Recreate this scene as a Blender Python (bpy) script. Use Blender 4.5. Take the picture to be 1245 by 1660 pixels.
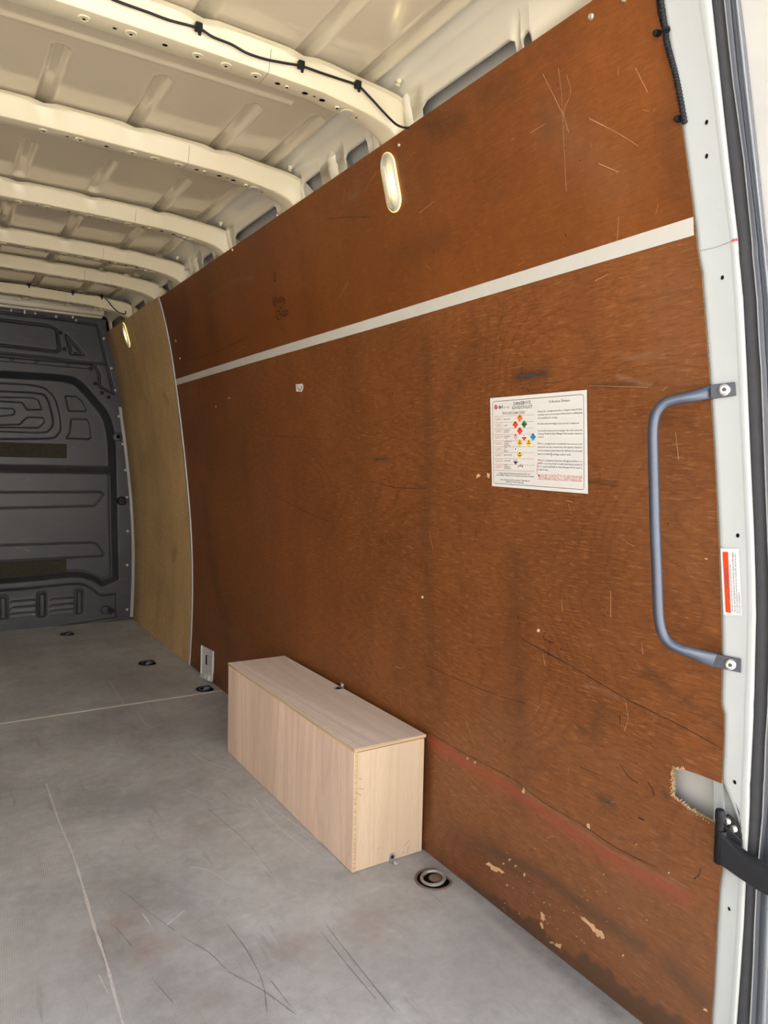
import bpy, math, random
import numpy as np
from mathutils import Vector, Matrix
for o in list(bpy.data.objects): bpy.data.objects.remove(o)
random.seed(7); rng = np.random.default_rng(7)
S = bpy.context.scene; COL = S.collection

# ------------------------------------------------------------------ camera
YAW, PITCH, ROLL, FPX, EYE = 0.557956, -0.0621319, 0.0213259, 1186.81, 1.0
CX, CY = 622.5, 830.0
_cy,_sy,_cp,_sp = math.cos(YAW),math.sin(YAW),math.cos(PITCH),math.sin(PITCH)
FW = np.array([_sy*_cp,_cy*_cp,_sp]); _r0 = np.array([_cy,-_sy,0.]); _u0 = np.cross(_r0,FW)
RT = math.cos(ROLL)*_r0+math.sin(ROLL)*_u0; UP = -math.sin(ROLL)*_r0+math.cos(ROLL)*_u0
EYEP = np.array([0,0,EYE])
cd = bpy.data.cameras.new('camera'); cam = bpy.data.objects.new('camera', cd); COL.objects.link(cam)
cam.matrix_world = Matrix(((RT[0],UP[0],-FW[0],0),(RT[1],UP[1],-FW[1],0),(RT[2],UP[2],-FW[2],EYE),(0,0,0,1)))
cd.sensor_fit = 'HORIZONTAL'; cd.sensor_width = 36; cd.lens = FPX*36/1245; cd.clip_start = .02
S.camera = cam

# ------------------------------------------------------------------ light
W = bpy.data.worlds.new('sky'); S.world = W; W.use_nodes = True
wn = W.node_tree; wn.nodes.clear()
sky = wn.nodes.new('ShaderNodeTexSky'); sky.sky_type = 'NISHITA'; sky.sun_disc = False
sky.sun_elevation = math.radians(48); sky.sun_rotation = math.radians(20); sky.dust_density = 2.5; sky.air_density=1.0
hs = wn.nodes.new('ShaderNodeHueSaturation'); hs.inputs['Saturation'].default_value = .45
bg = wn.nodes.new('ShaderNodeBackground'); bg.inputs['Strength'].default_value = .28
wo = wn.nodes.new('ShaderNodeOutputWorld')
wn.links.new(sky.outputs[0],hs.inputs['Color']); wn.links.new(hs.outputs[0],bg.inputs['Color']); wn.links.new(bg.outputs[0],wo.inputs['Surface'])
sd = bpy.data.lights.new('sun','SUN'); sd.energy = 10.0; sd.angle = .01; sd.color = (1,.955,.90)
so = bpy.data.objects.new('sun',sd); COL.objects.link(so)
so.rotation_euler = Vector((-.30,-.80,-.95)).to_track_quat('-Z','Y').to_euler()
LAMP_W = 0.25
vs = S.view_settings; vs.view_transform = 'Standard'; vs.look = 'None'; vs.gamma = 1; vs.use_curve_mapping = False
vs.exposure = 1.0

# ------------------------------------------------------------------ pixel -> surface helpers (measured from the photograph)
def ray(x,y): return (x-CX)/FPX*RT-(y-CY)/FPX*UP+FW
def on(x,y,ax,v):
    d = ray(x,y); i = 'xyz'.index(ax); return EYEP+(v-EYEP[i])/d[i]*d
def onp(x,y,P,n):
    d = ray(x,y); return EYEP+np.dot(np.asarray(P)-EYEP,n)/np.dot(d,n)*d
WP = np.array([[-.2,1.075],[0,1.087],[.2,1.096],[.36,1.10],[.52,1.097],[.67,1.09],[.85,1.076],[1.03,1.058],[1.2,1.037],[1.39,1.012],[1.5,.994],[1.61,.973],[1.69,.954],[1.762,.933],[1.85,.903],[1.95,.85]])
_pf = np.polyfit(WP[:,0],WP[:,1],6)
def wx(z): return np.polyval(_pf,z)
def wall(x,y,off=0):
    X = 1.08
    for _ in range(25):
        P = on(x,y,'x',X); X = float(wx(P[2]))-off
    return P
XC = .145   # centre line of the van
FLR_Z = 0.0

# ------------------------------------------------------------------ materials
def new_mat(name):
    m = bpy.data.materials.new(name); m.use_nodes = True; nt = m.node_tree
    return m, nt, nt.nodes['Principled BSDF']
def N(nt,t,**kw):
    n = nt.nodes.new(t)
    for k,v in kw.items():
        if k in n.inputs: n.inputs[k].default_value = v
        else: setattr(n,k,v)
    return n
def mixc(nt,fac,a,b,bt='MIX'):
    n = nt.nodes.new('ShaderNodeMix'); n.data_type='RGBA'; n.blend_type = bt
    for s,v in ((0,fac),(6,a),(7,b)):
        if hasattr(v,'links') or isinstance(v,bpy.types.NodeSocket): nt.links.new(v,n.inputs[s])
        else: n.inputs[s].default_value = v if s==0 else (*v,1)
    return n.outputs[2]
def ramp(nt,src,stops):
    n = nt.nodes.new('ShaderNodeValToRGB'); e = n.color_ramp.elements
    while len(e)>1: e.remove(e[-1])
    for i,(p,c) in enumerate(stops):
        el = e[0] if i==0 else e.new(p)
        el.position = p; el.color = (c,c,c,1) if not isinstance(c,tuple) else (*c,1)
    nt.links.new(src,n.inputs[0]); return n.outputs[0]
def coords(nt,scale=(1,1,1),rot=(0,0,0),loc=(0,0,0)):
    tc = nt.nodes.new('ShaderNodeTexCoord'); mp = nt.nodes.new('ShaderNodeMapping')
    mp.inputs['Scale'].default_value = scale; mp.inputs['Rotation'].default_value = rot; mp.inputs['Location'].default_value = loc
    nt.links.new(tc.outputs['Object'],mp.inputs[0]); return mp.outputs[0]
def noise(nt,vec,scale,detail=3,rough=.5,dist=0):
    n = N(nt,'ShaderNodeTexNoise',Scale=scale,Detail=detail,Roughness=rough,Distortion=dist); nt.links.new(vec,n.inputs['Vector']); return n.outputs['Fac']
def math_(nt,op,a,b=None):
    n = nt.nodes.new('ShaderNodeMath'); n.operation = op
    for i,v in enumerate((a,b)):
        if v is None: continue
        if isinstance(v,bpy.types.NodeSocket): nt.links.new(v,n.inputs[i])
        else: n.inputs[i].default_value = v
    return n.outputs[0]
def bump(nt,bs,h,strength,dist=.001):
    b = N(nt,'ShaderNodeBump',Strength=strength,Distance=dist); nt.links.new(h,b.inputs['Height']); nt.links.new(b.outputs[0],bs.inputs['Normal'])

def plain(name,col,rough=.5,metal=0,var=.06,scale=20,spec=.5,bmp=0,coat=0):
    m,nt,b = new_mat(name)
    f = noise(nt,coords(nt),scale,4,.6)
    c = mixc(nt,f,tuple(max(0,x*(1-var)) for x in col),tuple(min(1,x*(1+var)) for x in col))
    nt.links.new(c,b.inputs['Base Color']); b.inputs['Roughness'].default_value = rough; b.inputs['Metallic'].default_value = metal
    b.inputs['Specular IOR Level'].default_value = spec; b.inputs['Coat Weight'].default_value = coat; b.inputs['Coat Roughness'].default_value=.05
    if bmp: bump(nt,b,noise(nt,coords(nt),scale*8,3),bmp)
    return m

def plywood(name,base,dark,lineamt,sc=1.0,rough=.42,wear_tint=True,streak=1.0,edge=.5):
    m,nt,b = new_mat(name)
    v = coords(nt,(1,sc,sc*1.9),loc=(0,.37,.11))
    n1 = noise(nt,v,1.15,2,.45,.35)
    n2 = noise(nt,coords(nt,(1,6,14)),3,3,.6)
    ph = math_(nt,'ADD',math_(nt,'MULTIPLY',n1,34),math_(nt,'MULTIPLY',n2,.75))
    fr = math_(nt,'FRACT',ph)
    ln = ramp(nt,fr,[(0,1),(.12,.25),(.5,0),(.85,.2),(1,1)])
    big = noise(nt,coords(nt,(1,1.2,1.2)),2.3,4,.6)
    c = mixc(nt,ramp(nt,big,[(.3,0),(.7,1)]),tuple(x*.80 for x in base),tuple(x*1.16 for x in base))
    msk = math_(nt,'MULTIPLY',ln,math_(nt,'MULTIPLY',ramp(nt,noise(nt,coords(nt),3.1,2),[(.35,.1),(.62,1)]),lineamt))
    c = mixc(nt,msk,c,dark)
    pores = noise(nt,coords(nt,(1,30,260)),1,3,.7)
    c = mixc(nt,math_(nt,'MULTIPLY',ramp(nt,pores,[(.40,1),(.5,0)]),.42*streak),c,dark)
    pores2 = noise(nt,coords(nt,(1,26,220),loc=(0,5,9)),1,3,.7)
    c = mixc(nt,math_(nt,'MULTIPLY',ramp(nt,pores2,[(.55,0),(.66,1)]),.5*streak),c,(base[0]*1.55+.01,base[1]*1.9+.012,base[2]*2.4+.012))
    fine = noise(nt,coords(nt,(1,1,1)),60,5,.75)
    c = mixc(nt,.5,c,ramp(nt,fine,[(.25,.35),(.75,.65)]),'OVERLAY')
    vert = noise(nt,coords(nt,(1,9,1.1)),1,2,.6)
    c = mixc(nt,math_(nt,'MULTIPLY',ramp(nt,vert,[(.48,0),(.70,1)]),.25),c,tuple(x*.55+.004 for x in base))
    if wear_tint:
        a = nt.nodes.new('ShaderNodeVertexColor'); a.layer_name = 'wear_tint'
        sp = nt.nodes.new('ShaderNodeSeparateColor'); nt.links.new(a.outputs[0],sp.inputs[0])
        brk = ramp(nt,noise(nt,coords(nt,(1,14,22)),2.4,5,.75),[(.25,.45),(.72,1)])
        c = mixc(nt,math_(nt,'MULTIPLY',sp.outputs[0],brk),c,(.020,.014,.010))
        c = mixc(nt,math_(nt,'MULTIPLY',sp.outputs[1],brk),c,(.30,.055,.028))
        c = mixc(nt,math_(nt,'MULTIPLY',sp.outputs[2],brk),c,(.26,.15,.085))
    nt.links.new(c,b.inputs['Base Color'])
    nt.links.new(ramp(nt,fine,[(.2,rough-.07),(.8,rough+.1)]),b.inputs['Roughness'])
    b.inputs['Specular IOR Level'].default_value = .4
    bump(nt,b,math_(nt,'ADD',pores,math_(nt,'MULTIPLY',ln,.4)),.25,.0006)
    return m
M = {}
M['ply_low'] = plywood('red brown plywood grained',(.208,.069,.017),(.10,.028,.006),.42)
M['ply_up'] = plywood('red brown plywood smooth',(.200,.060,.011),(.10,.028,.008),.22,.7,.38,streak=.55)
M['ply_pale'] = plywood('aged pale plywood',(.66,.44,.20),(.40,.25,.11),.25,.8,.55,streak=.6)
M['ply_left'] = plywood('pale fill lining',(.66,.54,.40),(.30,.2,.1),.2,.7,.5,streak=.4)  # unseen side, made pale to throw fill light across the van
def boxply(name,base,line,axis):
    m,nt,b = new_mat(name)
    sc = {'z':(14,14,1.1),'y':(14,1.1,14)}[axis]
    n1 = noise(nt,coords(nt,sc),.55,3,.5,.8)
    fr = math_(nt,'FRACT',math_(nt,'MULTIPLY',n1,9))
    ln = ramp(nt,fr,[(0,1),(.2,.2),(.6,0),(1,1)])
    c = mixc(nt,ramp(nt,noise(nt,coords(nt,tuple(x*.4 for x in sc)),1,3),[(.3,0),(.7,1)]),tuple(x*.86 for x in base),tuple(min(1,x*1.1) for x in base))
    c = mixc(nt,math_(nt,'MULTIPLY',ln,.45),c,line)
    st = noise(nt,coords(nt,tuple(x*22 for x in sc)),1,2,.6)
    c = mixc(nt,math_(nt,'MULTIPLY',ramp(nt,st,[(.42,1),(.52,0)]),.25),c,line)
    nt.links.new(c,b.inputs['Base Color']); b.inputs['Roughness'].default_value = .6; b.inputs['Specular IOR Level'].default_value=.3
    bump(nt,b,st,.2,.0005); return m
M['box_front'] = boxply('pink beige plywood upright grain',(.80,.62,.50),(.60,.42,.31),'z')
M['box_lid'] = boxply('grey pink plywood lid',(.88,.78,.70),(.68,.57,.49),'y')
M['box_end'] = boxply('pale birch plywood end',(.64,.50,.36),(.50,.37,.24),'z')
def edge_mat():
    m,nt,b = new_mat('plywood edge layers')
    w = noise(nt,coords(nt,(6,6,500)),1,1,.4)
    c = mixc(nt,ramp(nt,w,[(.42,0),(.55,1)]),(.60,.45,.26),(.46,.32,.17))
    nt.links.new(c,b.inputs['Base Color']); b.inputs['Roughness'].default_value=.75; return m
M['edge'] = edge_mat()
M['stain'] = plain('blue black stain',(.050,.042,.036),.7,0,.4,200)
M['rawchip'] = plain('bare splintered wood',(.62,.38,.20),.8,0,.3,90)

def floor_mat():
    m,nt,b = new_mat('grey wire pattern floor board')
    v = coords(nt)
    n1 = noise(nt,v,2.2,5,.65); n2 = noise(nt,coords(nt,loc=(4,2,0)),7,5,.7)
    c = mixc(nt,ramp(nt,n1,[(.34,0),(.66,1)]),(.32,.337,.352),(.56,.592,.62))
    c = mixc(nt,ramp(nt,n2,[(.46,0),(.75,.6)]),c,(.38,.35,.325))
    c = mixc(nt,ramp(nt,noise(nt,coords(nt),38,5,.75),[(.3,.35),(.7,.65)]),c,ramp(nt,noise(nt,coords(nt,loc=(9,1,0)),90,3,.7),[(.3,.35),(.7,.62)]),'MIX') if False else mixc(nt,.55,c,ramp(nt,noise(nt,coords(nt),34,5,.75),[(.25,.33),(.75,.68)]),'OVERLAY')
    c = mixc(nt,math_(nt,'MULTIPLY',ramp(nt,noise(nt,coords(nt,(1.5,.5,1),(0,0,.9),(1,7,0)),5,6,.8),[(.55,0),(.72,1)]),.5),c,(.58,.57,.56))
    c = mixc(nt,math_(nt,'MULTIPLY',ramp(nt,noise(nt,coords(nt,(9,1.2,1),(0,0,-.5)),4,4,.7),[(.60,0),(.70,1)]),.35),c,(.13,.11,.10))
    # wire imprint: fine diamond grid
    vr = coords(nt,(1,1,1),(0,0,.06)); sep = nt.nodes.new('ShaderNodeSeparateXYZ'); nt.links.new(vr,sep.inputs[0])
    sx = math_(nt,'SINE',math_(nt,'MULTIPLY',sep.outputs[0],1400)); sy = math_(nt,'SINE',math_(nt,'MULTIPLY',sep.outputs[1],1750))
    g = math_(nt,'MULTIPLY',math_(nt,'ADD',math_(nt,'MULTIPLY',sx,.5),.5),math_(nt,'ADD',math_(nt,'MULTIPLY',sy,.5),.5))
    gm = ramp(nt,g,[(.22,0),(.6,1)])
    worn = ramp(nt,noise(nt,coords(nt,loc=(3,3,3)),3.5,4,.7),[(.35,.15),(.62,1)])
    c = mixc(nt,math_(nt,'MULTIPLY',math_(nt,'MULTIPLY',gm,worn),.75),c,(.72,.71,.70))
    a = nt.nodes.new('ShaderNodeVertexColor'); a.layer_name='wear_tint'
    sp = nt.nodes.new('ShaderNodeSeparateColor'); nt.links.new(a.outputs[0],sp.inputs[0])
    brk = ramp(nt,n2,[(.3,.4),(.7,1)])
    c = mixc(nt,math_(nt,'MULTIPLY',sp.outputs[0],brk),c,(.10,.095,.09))
    c = mixc(nt,math_(nt,'MULTIPLY',sp.outputs[1],brk),c,(.27,.17,.12))
    c = mixc(nt,math_(nt,'MULTIPLY',sp.outputs[2],brk),c,(.50,.50,.49))  # pale channel: scuffs plus the painted glare
    nt.links.new(c,b.inputs['Base Color'])
    nt.links.new(ramp(nt,n2,[(.3,.42),(.7,.6)]),b.inputs['Roughness'])
    bump(nt,b,g,.35,.0006); return m
M['floor'] = floor_mat()
M['scuff'] = plain('pale scuff',(.66,.65,.63),.7,0,.3,120)
M['scuff_dark'] = plain('dark scratch',(.19,.18,.17),.7,0,.3,120)
M['paint'] = plain('warm-lit white body paint',(.80,.74,.59),.22,0,.04,6,.5,0,.35)  # this and the next two: white paint coloured cream for the warm light
M['skin'] = plain('roof skin paint',(.76,.67,.48),.13,0,.05,3,.5,0,.4)
M['bow'] = plain('warm-lit roof bow paint',(.80,.72,.50),.28,0,.04,5,.5,0,.3)
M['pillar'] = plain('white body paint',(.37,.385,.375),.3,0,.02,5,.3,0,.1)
M['inner'] = plain('grey inner skin',(.58,.57,.53),.4,0,.15,9)
M['bulk'] = None
M['rubber'] = plain('dark grey rubber seal',(.045,.045,.048),.65,0,.2,60,.2,.15)
M['rubber_edge'] = plain('worn seal lip',(.20,.20,.205),.5,0,.3,80)
M['gloss'] = plain('glossy grey body flange',(.19,.20,.225),.25,.35,.03,4,.5,0,.3)
M['steel'] = plain('blue grey coated steel',(.085,.10,.135),.36,.5,.15,50,.5,.03)
M['steel_dark'] = plain('dark steel plate',(.045,.048,.06),.4,.4,.2,60)
M['bolt'] = plain('zinc bolt',(.70,.67,.60),.28,.9,.1,80)
M['zinc'] = plain('zinc bracket',(.62,.66,.70),.3,.85,.15,90)
M['blk'] = plain('black plastic',(.010,.010,.013),.5,0,.2,40,.25)
M['blk_paint'] = plain('black painted arm',(.010,.010,.012),.45,0,.3,60,.22,.05)
M['black'] = plain('black hole',(.004,.004,.004),.9,0,.1,10,.1)
M['alu'] = plain('aluminium edge strip',(.55,.55,.56),.35,.4,.08,40)
M['tape'] = plain('white seam strip',(.60,.585,.53),.5,0,.06,30)
M['sign'] = plain('white sign board',(.74,.73,.69),.45,0,.02,30)
M['ink'] = plain('black print',(.035,.035,.035),.5,0,0,10)
M['inkg'] = plain('grey print',(.36,.35,.34),.5,0,0,10)
M['inkred'] = plain('red print',(.62,.12,.09),.5,0,0,10)
M['inkredl'] = plain('pale red print',(.60,.25,.20),.5,0,0,10)
M['logo'] = plain('logo red',(.62,.02,.07),.5,0,0,10)
for k,c in dict(orange=(.85,.22,.02),redd=(.75,.07,.035),green=(.03,.22,.07),blue=(.03,.30,.62),yellow=(.85,.62,.05),white=(.85,.85,.82)).items():
    M['d_'+k] = plain(k+' hazard print',c,.5,0,0,10)
M['sticker'] = plain('white sticker paper',(.44,.445,.44),.5,0,.02,30)
M['warn'] = plain('orange warning print',(.46,.042,.006),.6,0,.03,20,.1)
M['penred'] = plain('red pen',(.55,.04,.05),.5,0,0,10)
M['marker'] = plain('dark marker',(.045,.006,.004),.5,0,0,10)
M['lampgrey'] = plain('grey lamp body',(.55,.52,.46),.35,0,.03,20)
M['plast'] = plain('yellowed lamp rim',(.75,.62,.33),.3,0,.03,20)
M['rust'] = plain('rusty dirty steel',(.20,.15,.12),.7,.3,.5,120,.4,.5)
M['ring_grey'] = plain('worn grey lashing ring',(.34,.33,.30),.5,.4,.3,120,.4,.4)
M['felt'] = plain('dark felt strip',(.052,.047,.036),.95,0,.6,60,.1,.6)
M['white_plastic'] = plain('white pressed metal',(.62,.64,.65),.3,0,.03,20)
M['scratch'] = plain('pale scratch',(.42,.21,.11),.6,0,.35,150)
M['crack'] = plain('dark crack',(.045,.016,.008),.8,0,.2,50)
M['concrete'] = plain('pale concrete ground',(.50,.48,.45),.9,0,.15,3)
M['paper'] = plain('paper scrap',(.70,.68,.64),.7,0,.06,60)
def bulk_mat():
    m,nt,b = new_mat('dark grey moulded panel')
    n2 = noise(nt,coords(nt,(3,1,12)),2.5,5,.7)
    c = mixc(nt,ramp(nt,noise(nt,coords(nt),3,3),[(.3,0),(.7,1)]),(.036,.039,.049),(.050,.054,.065))
    c = mixc(nt,math_(nt,'MULTIPLY',ramp(nt,n2,[(.58,0),(.75,1)]),.4),c,(.13,.13,.13))
    nt.links.new(c,b.inputs['Base Color']); b.inputs['Roughness'].default_value=.42; b.inputs['Specular IOR Level'].default_value=.5
    return m
M['bulk'] = bulk_mat()

# ------------------------------------------------------------------ mesh helpers
def mesh(name,verts,faces,mat,parent=None,smooth=False,mats=None,mi=None):
    me = bpy.data.meshes.new(name); me.from_pydata([tuple(map(float,v)) for v in verts],[],[tuple(map(int,f)) for f in faces])
    for k in (mats or [mat]): me.materials.append(M[k] if isinstance(k,str) else k)
    if mi is not None: me.polygons.foreach_set('material_index',mi)
    if smooth: me.polygons.foreach_set('use_smooth',[True]*len(me.polygons))
    me.update(); o = bpy.data.objects.new(name,me); COL.objects.link(o)
    if parent: o.parent = parent
    return o
def tag(o,label=None,cat=None,group=None,kind=None):
    if label: o['label']=label
    if cat: o['category']=cat
    if group: o['group']=group
    if kind: o['kind']=kind
    return o
def empty(name,loc=(0,0,0)):
    o = bpy.data.objects.new(name,None); COL.objects.link(o); o.location = tuple(map(float,loc)); o.empty_display_size=.05
    return o
def settle(root):
    """children were modelled in world space: move them into the root's frame"""
    for c in root.children:
        if not c.get('_local'):
            c.location = Vector(c.location)-Vector(root.location)
def grid(name,P,mat,parent=None,smooth=True,flip=False):
    a,b_ = P.shape[:2]; idx = np.arange(a*b_).reshape(a,b_)
    q = np.stack([idx[:-1,:-1],idx[:-1,1:],idx[1:,1:],idx[1:,:-1]],-1).reshape(-1,4)
    if flip: q = q[:,::-1]
    me = bpy.data.meshes.new(name); V = P.reshape(-1,3).astype(np.float32)
    me.vertices.add(len(V)); me.vertices.foreach_set('co',V.ravel())
    me.loops.add(q.size); me.loops.foreach_set('vertex_index',q.ravel().astype(np.int32))
    me.polygons.add(len(q)); me.polygons.foreach_set('loop_start',np.arange(0,q.size,4,dtype=np.int32)); 
    me.update(calc_edges=True); me.validate()
    me.polygons.foreach_set('use_smooth',[smooth]*len(me.polygons))
    me.materials.append(M[mat] if isinstance(mat,str) else mat)
    o = bpy.data.objects.new(name,me); COL.objects.link(o)
    if parent: o.parent = parent
    return o
class MB:
    def __init__(s): s.v=[]; s.f=[]
    def add(s,v,f):
        k=len(s.v); s.v+= [tuple(map(float,x)) for x in v]; s.f+=[tuple(i+k for i in g) for g in f]; return s
    def box(s,x0,x1,y0,y1,z0,z1):
        return s.add([(x0,y0,z0),(x1,y0,z0),(x1,y1,z0),(x0,y1,z0),(x0,y0,z1),(x1,y0,z1),(x1,y1,z1),(x0,y1,z1)],[(0,3,2,1),(4,5,6,7),(0,1,5,4),(1,2,6,5),(2,3,7,6),(3,0,4,7)])
    def prism(s,pts,off):
        """closed polygon pts (3-D) extruded by vector off"""
        n=len(pts); p=[np.asarray(q,float) for q in pts]; o=np.asarray(off,float)
        return s.add(p+[q+o for q in p],[tuple(range(n)),tuple(range(2*n-1,n-1,-1))]+[(i,i+n,(i+1)%n+n,(i+1)%n) for i in range(n)])
    def tube(s,pts,r,seg=10,cap=True,flat=None):
        pts=[np.asarray(p,float) for p in pts]; n=len(pts); ref=None; R=[]
        rr = r if hasattr(r,'__len__') else [r]*n
        for i,p in enumerate(pts):
            t = pts[min(i+1,n-1)]-pts[max(i-1,0)]; t/=np.linalg.norm(t)+1e-12
            if ref is None:
                ref = np.cross(t,[0,0,1.]); 
                if np.linalg.norm(ref)<.1: ref=np.cross(t,[0,1.,0])
            a = ref-t*np.dot(ref,t); a/=np.linalg.norm(a); ref=a; b=np.cross(t,a)
            R.append([p+rr[i]*(math.cos(2*math.pi*k/seg)*a+math.sin(2*math.pi*k/seg)*b) for k in range(seg)])
        v=[q for ring in R for q in ring]; f=[]
        for i in range(n-1):
            for k in range(seg):
                f.append((i*seg+k,i*seg+(k+1)%seg,(i+1)*seg+(k+1)%seg,(i+1)*seg+k))
        if cap: f+= [tuple(range(seg-1,-1,-1)),tuple(range((n-1)*seg,n*seg))]
        return s.add(v,f)
    def ribbon(s,pts,w,n):
        """flat strip along pts lying on a surface with normal n"""
        pts=[np.asarray(p,float) for p in pts]; v=[]
        ww = w if hasattr(w,'__len__') else [w]*len(pts)
        for i,p in enumerate(pts):
            t=pts[min(i+1,len(pts)-1)]-pts[max(i-1,0)]; a=np.cross(t,n); a/=np.linalg.norm(a)+1e-12
            v+=[p-a*ww[i]/2,p+a*ww[i]/2]
        return s.add(v,[(2*i,2*i+1,2*i+3,2*i+2) for i in range(len(pts)-1)])
    def lathe(s,c,axis,prof,seg=20):
        """prof: list (r,h) about axis through c"""
        c=np.asarray(c,float); ax=np.asarray(axis,float); ax/=np.linalg.norm(ax)
        a=np.cross(ax,[0,0,1.]); 
        if np.linalg.norm(a)<.1: a=np.cross(ax,[0,1.,0])
        a/=np.linalg.norm(a); b=np.cross(ax,a); v=[]; f=[]
        for r,h in prof:
            for k in range(seg):
                t=2*math.pi*k/seg; v.append(c+ax*h+r*(math.cos(t)*a+math.sin(t)*b))
        for i in range(len(prof)-1):
            for k in range(seg): f.append((i*seg+k,i*seg+(k+1)%seg,(i+1)*seg+(k+1)%seg,(i+1)*seg+k))
        f.append(tuple(range(seg-1,-1,-1))); f.append(tuple(range((len(prof)-1)*seg,len(prof)*seg)))
        return s.add(v,f)
    def build(s,name,mat,parent=None,smooth=False,bev=0):
        o = mesh(name,s.v,s.f,mat,parent,smooth)
        if smooth:
            try: o.data.set_sharp_from_angle(angle=.7)
            except Exception: pass
        if bev:
            md=o.modifiers.new('bevel','BEVEL'); md.width=bev; md.segments=2; md.limit_method='ANGLE'
        return o
def smoothpath(pts,n=6):
    P=[np.asarray(p,float) for p in pts]; P=[2*P[0]-P[1]]+P+[2*P[-1]-P[-2]]; out=[]
    for i in range(1,len(P)-2):
        for k in range(n):
            t=k/n; a,b,c,d=P[i-1:i+3]
            out.append(.5*((2*b)+(-a+c)*t+(2*a-5*b+4*c-d)*t*t+(-a+3*b-3*c+d)*t**3))
    out.append(P[-2]); return out
def wnorm(z):
    dz=.01; s=(wx(z+dz)-wx(z-dz))/(2*dz); n=np.array([-1,0,s]); return n/np.linalg.norm(n)

# ------------------------------------------------------------------ SETTING: floor
def wear_tint_col(o,fn):
    me=o.data; n=len(me.vertices); co=np.empty(n*3,np.float32); me.vertices.foreach_get('co',co); co=co.reshape(-1,3)
    R,G,B = fn(co); ca=me.color_attributes.new('wear_tint','FLOAT_COLOR','POINT')
    ca.data.foreach_set('color',np.clip(np.stack([R,G,B,np.ones(n)],1),0,1).astype(np.float32).ravel())
def segd(a,b,p0,p1):
    """distance of arrays (a,b) to a 2-D segment, and position along it"""
    dx,dy=p1[0]-p0[0],p1[1]-p0[1]; L=dx*dx+dy*dy+1e-12
    t=np.clip(((a-p0[0])*dx+(b-p0[1])*dy)/L,0,1); return np.hypot(a-p0[0]-t*dx,b-p0[1]-t*dy),t
def dab(a,b,pts,w,amt):
    r=np.zeros_like(a)
    if len(pts)==1: pts=[pts[0],(pts[0][0]+1e-4,pts[0][1])]
    for i in range(len(pts)-1):
        d,t=segd(a,b,pts[i],pts[i+1]); r=np.maximum(r,amt*np.exp(-(d/w)**2))
    return r
floor = empty('floor'); floor['kind']='structure'
def flp(*q): return [tuple(on(x,y,'z',0)[:2]) for x,y in q]
def floor_wear_glare(co):
    x,y=co[:,0],co[:,1]; z=np.zeros_like(x)
    D=z.copy();Bn=z.copy();L=z.copy()
    D=np.maximum(D,dab(x,y,[(1.075,.75),(1.075,2.9)],.035,.45))
    D=np.maximum(D,dab(x,y,flp((900,1560),(1000,1640)),.03,.7))
    D=np.maximum(D,dab(x,y,flp((660,1420),(760,1440)),.02,.3))
    D=np.maximum(D,dab(x,y,flp((230,1420),(420,1560)),.05,.22))
    for q in [(170,1520),(230,1535),(200,1500),(340,1630),(400,1640),(330,1340),(540,1320),(480,1530),(600,1500)]: Bn=np.maximum(Bn,dab(x,y,flp(q),.06,.45))
    L=np.maximum(L,dab(x,y,flp((750,1460),(800,1500),(900,1590),(950,1640)),.010,.8))
    L=np.maximum(L,dab(x,y,flp((745,1450),(775,1480)),.018,.7))
    L=np.maximum(L,dab(x,y,flp((378,1372),(400,1380)),.03,.75))
    L=np.maximum(L,dab(x,y,flp((320,1405),(365,1430)),.014,.6))
    L=np.maximum(L,dab(x,y,flp((250,1210),(350,1160)),.03,.25))
    L=np.maximum(L,dab(x,y,flp((120,1620),(60,1560)),.09,.45)); L=np.maximum(L,dab(x,y,flp((215,1600),(200,1640)),.03,.4)); D=np.maximum(D,dab(x,y,flp((20,1290),(330,1290)),.12,.22)); D=np.maximum(D,dab(x,y,flp((0,1240),(340,1180)),.3,.16)); D=np.maximum(D,dab(x,y,flp((60,1080),(300,1110)),.5,.12))  # first dabs paint glare at the near left; broad darker areas further back
    L=np.maximum(L,dab(x,y,flp((820,1600),(560,1560)),.08,.25))
    return D,Bn,L
def board(y0,y1,nx,ny):
    X=np.linspace(-.80,1.10,nx); Y=np.linspace(y0,y1,ny)
    P=np.zeros((ny,nx,3)); P[...,0]=X[None]; P[...,1]=Y[:,None]
    o=grid('floor_board',P,'floor',floor); wear_tint_col(o,floor_wear_glare)
    return o
board(.60,3.052,240,300); board(3.066,4.80,120,110)
MB().box(-.80,1.09,3.052,3.066,-.004,.0012).build('joint_strip','tape',floor)
MB().box(-.80,1.12,.60,4.9,-.03,-.002).build('floor_underlay','rust',floor)
MB().box(-.80,1.12,.52,.60,-.05,-.001).build('door_sill','alu',floor,bev=.004)
mb=MB(); up=np.array([0,0,1.])
def fl(pts,w,m,jit=0):
    P=[on(x,y,'z',.0006) for x,y in pts]; P=smoothpath(P,5)
    m.ribbon(P,[w*(.5+.8*random.random()) for _ in P],up)
fl([(75,1270),(95,1330),(118,1385),(135,1440),(152,1500),(172,1560),(185,1610),(200,1662)],.0062,mb)
for q in [[(178,1105),(200,1140)],[(222,1153),(236,1174),(250,1180)],[(310,1218),(330,1232),(375,1248)],[(430,1300),(470,1330),(520,1365)],[(410,1290),(440,1330),(500,1380)],[(250,1178),(262,1172)],[(215,1252),(250,1248)],[(300,1280),(345,1300)],[(95,1350),(170,1345)],[(270,1500),(300,1475)],[(310,1405),(340,1412),(372,1432)],[(160,1580),(175,1610)],[(230,1480),(245,1500)]]: fl(q,.003,mb)
tag(mb.build('scuff_marks','scuff',floor),'pale scuffs and scratches across the grey floor',kind='stuff')
mb=MB()
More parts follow.
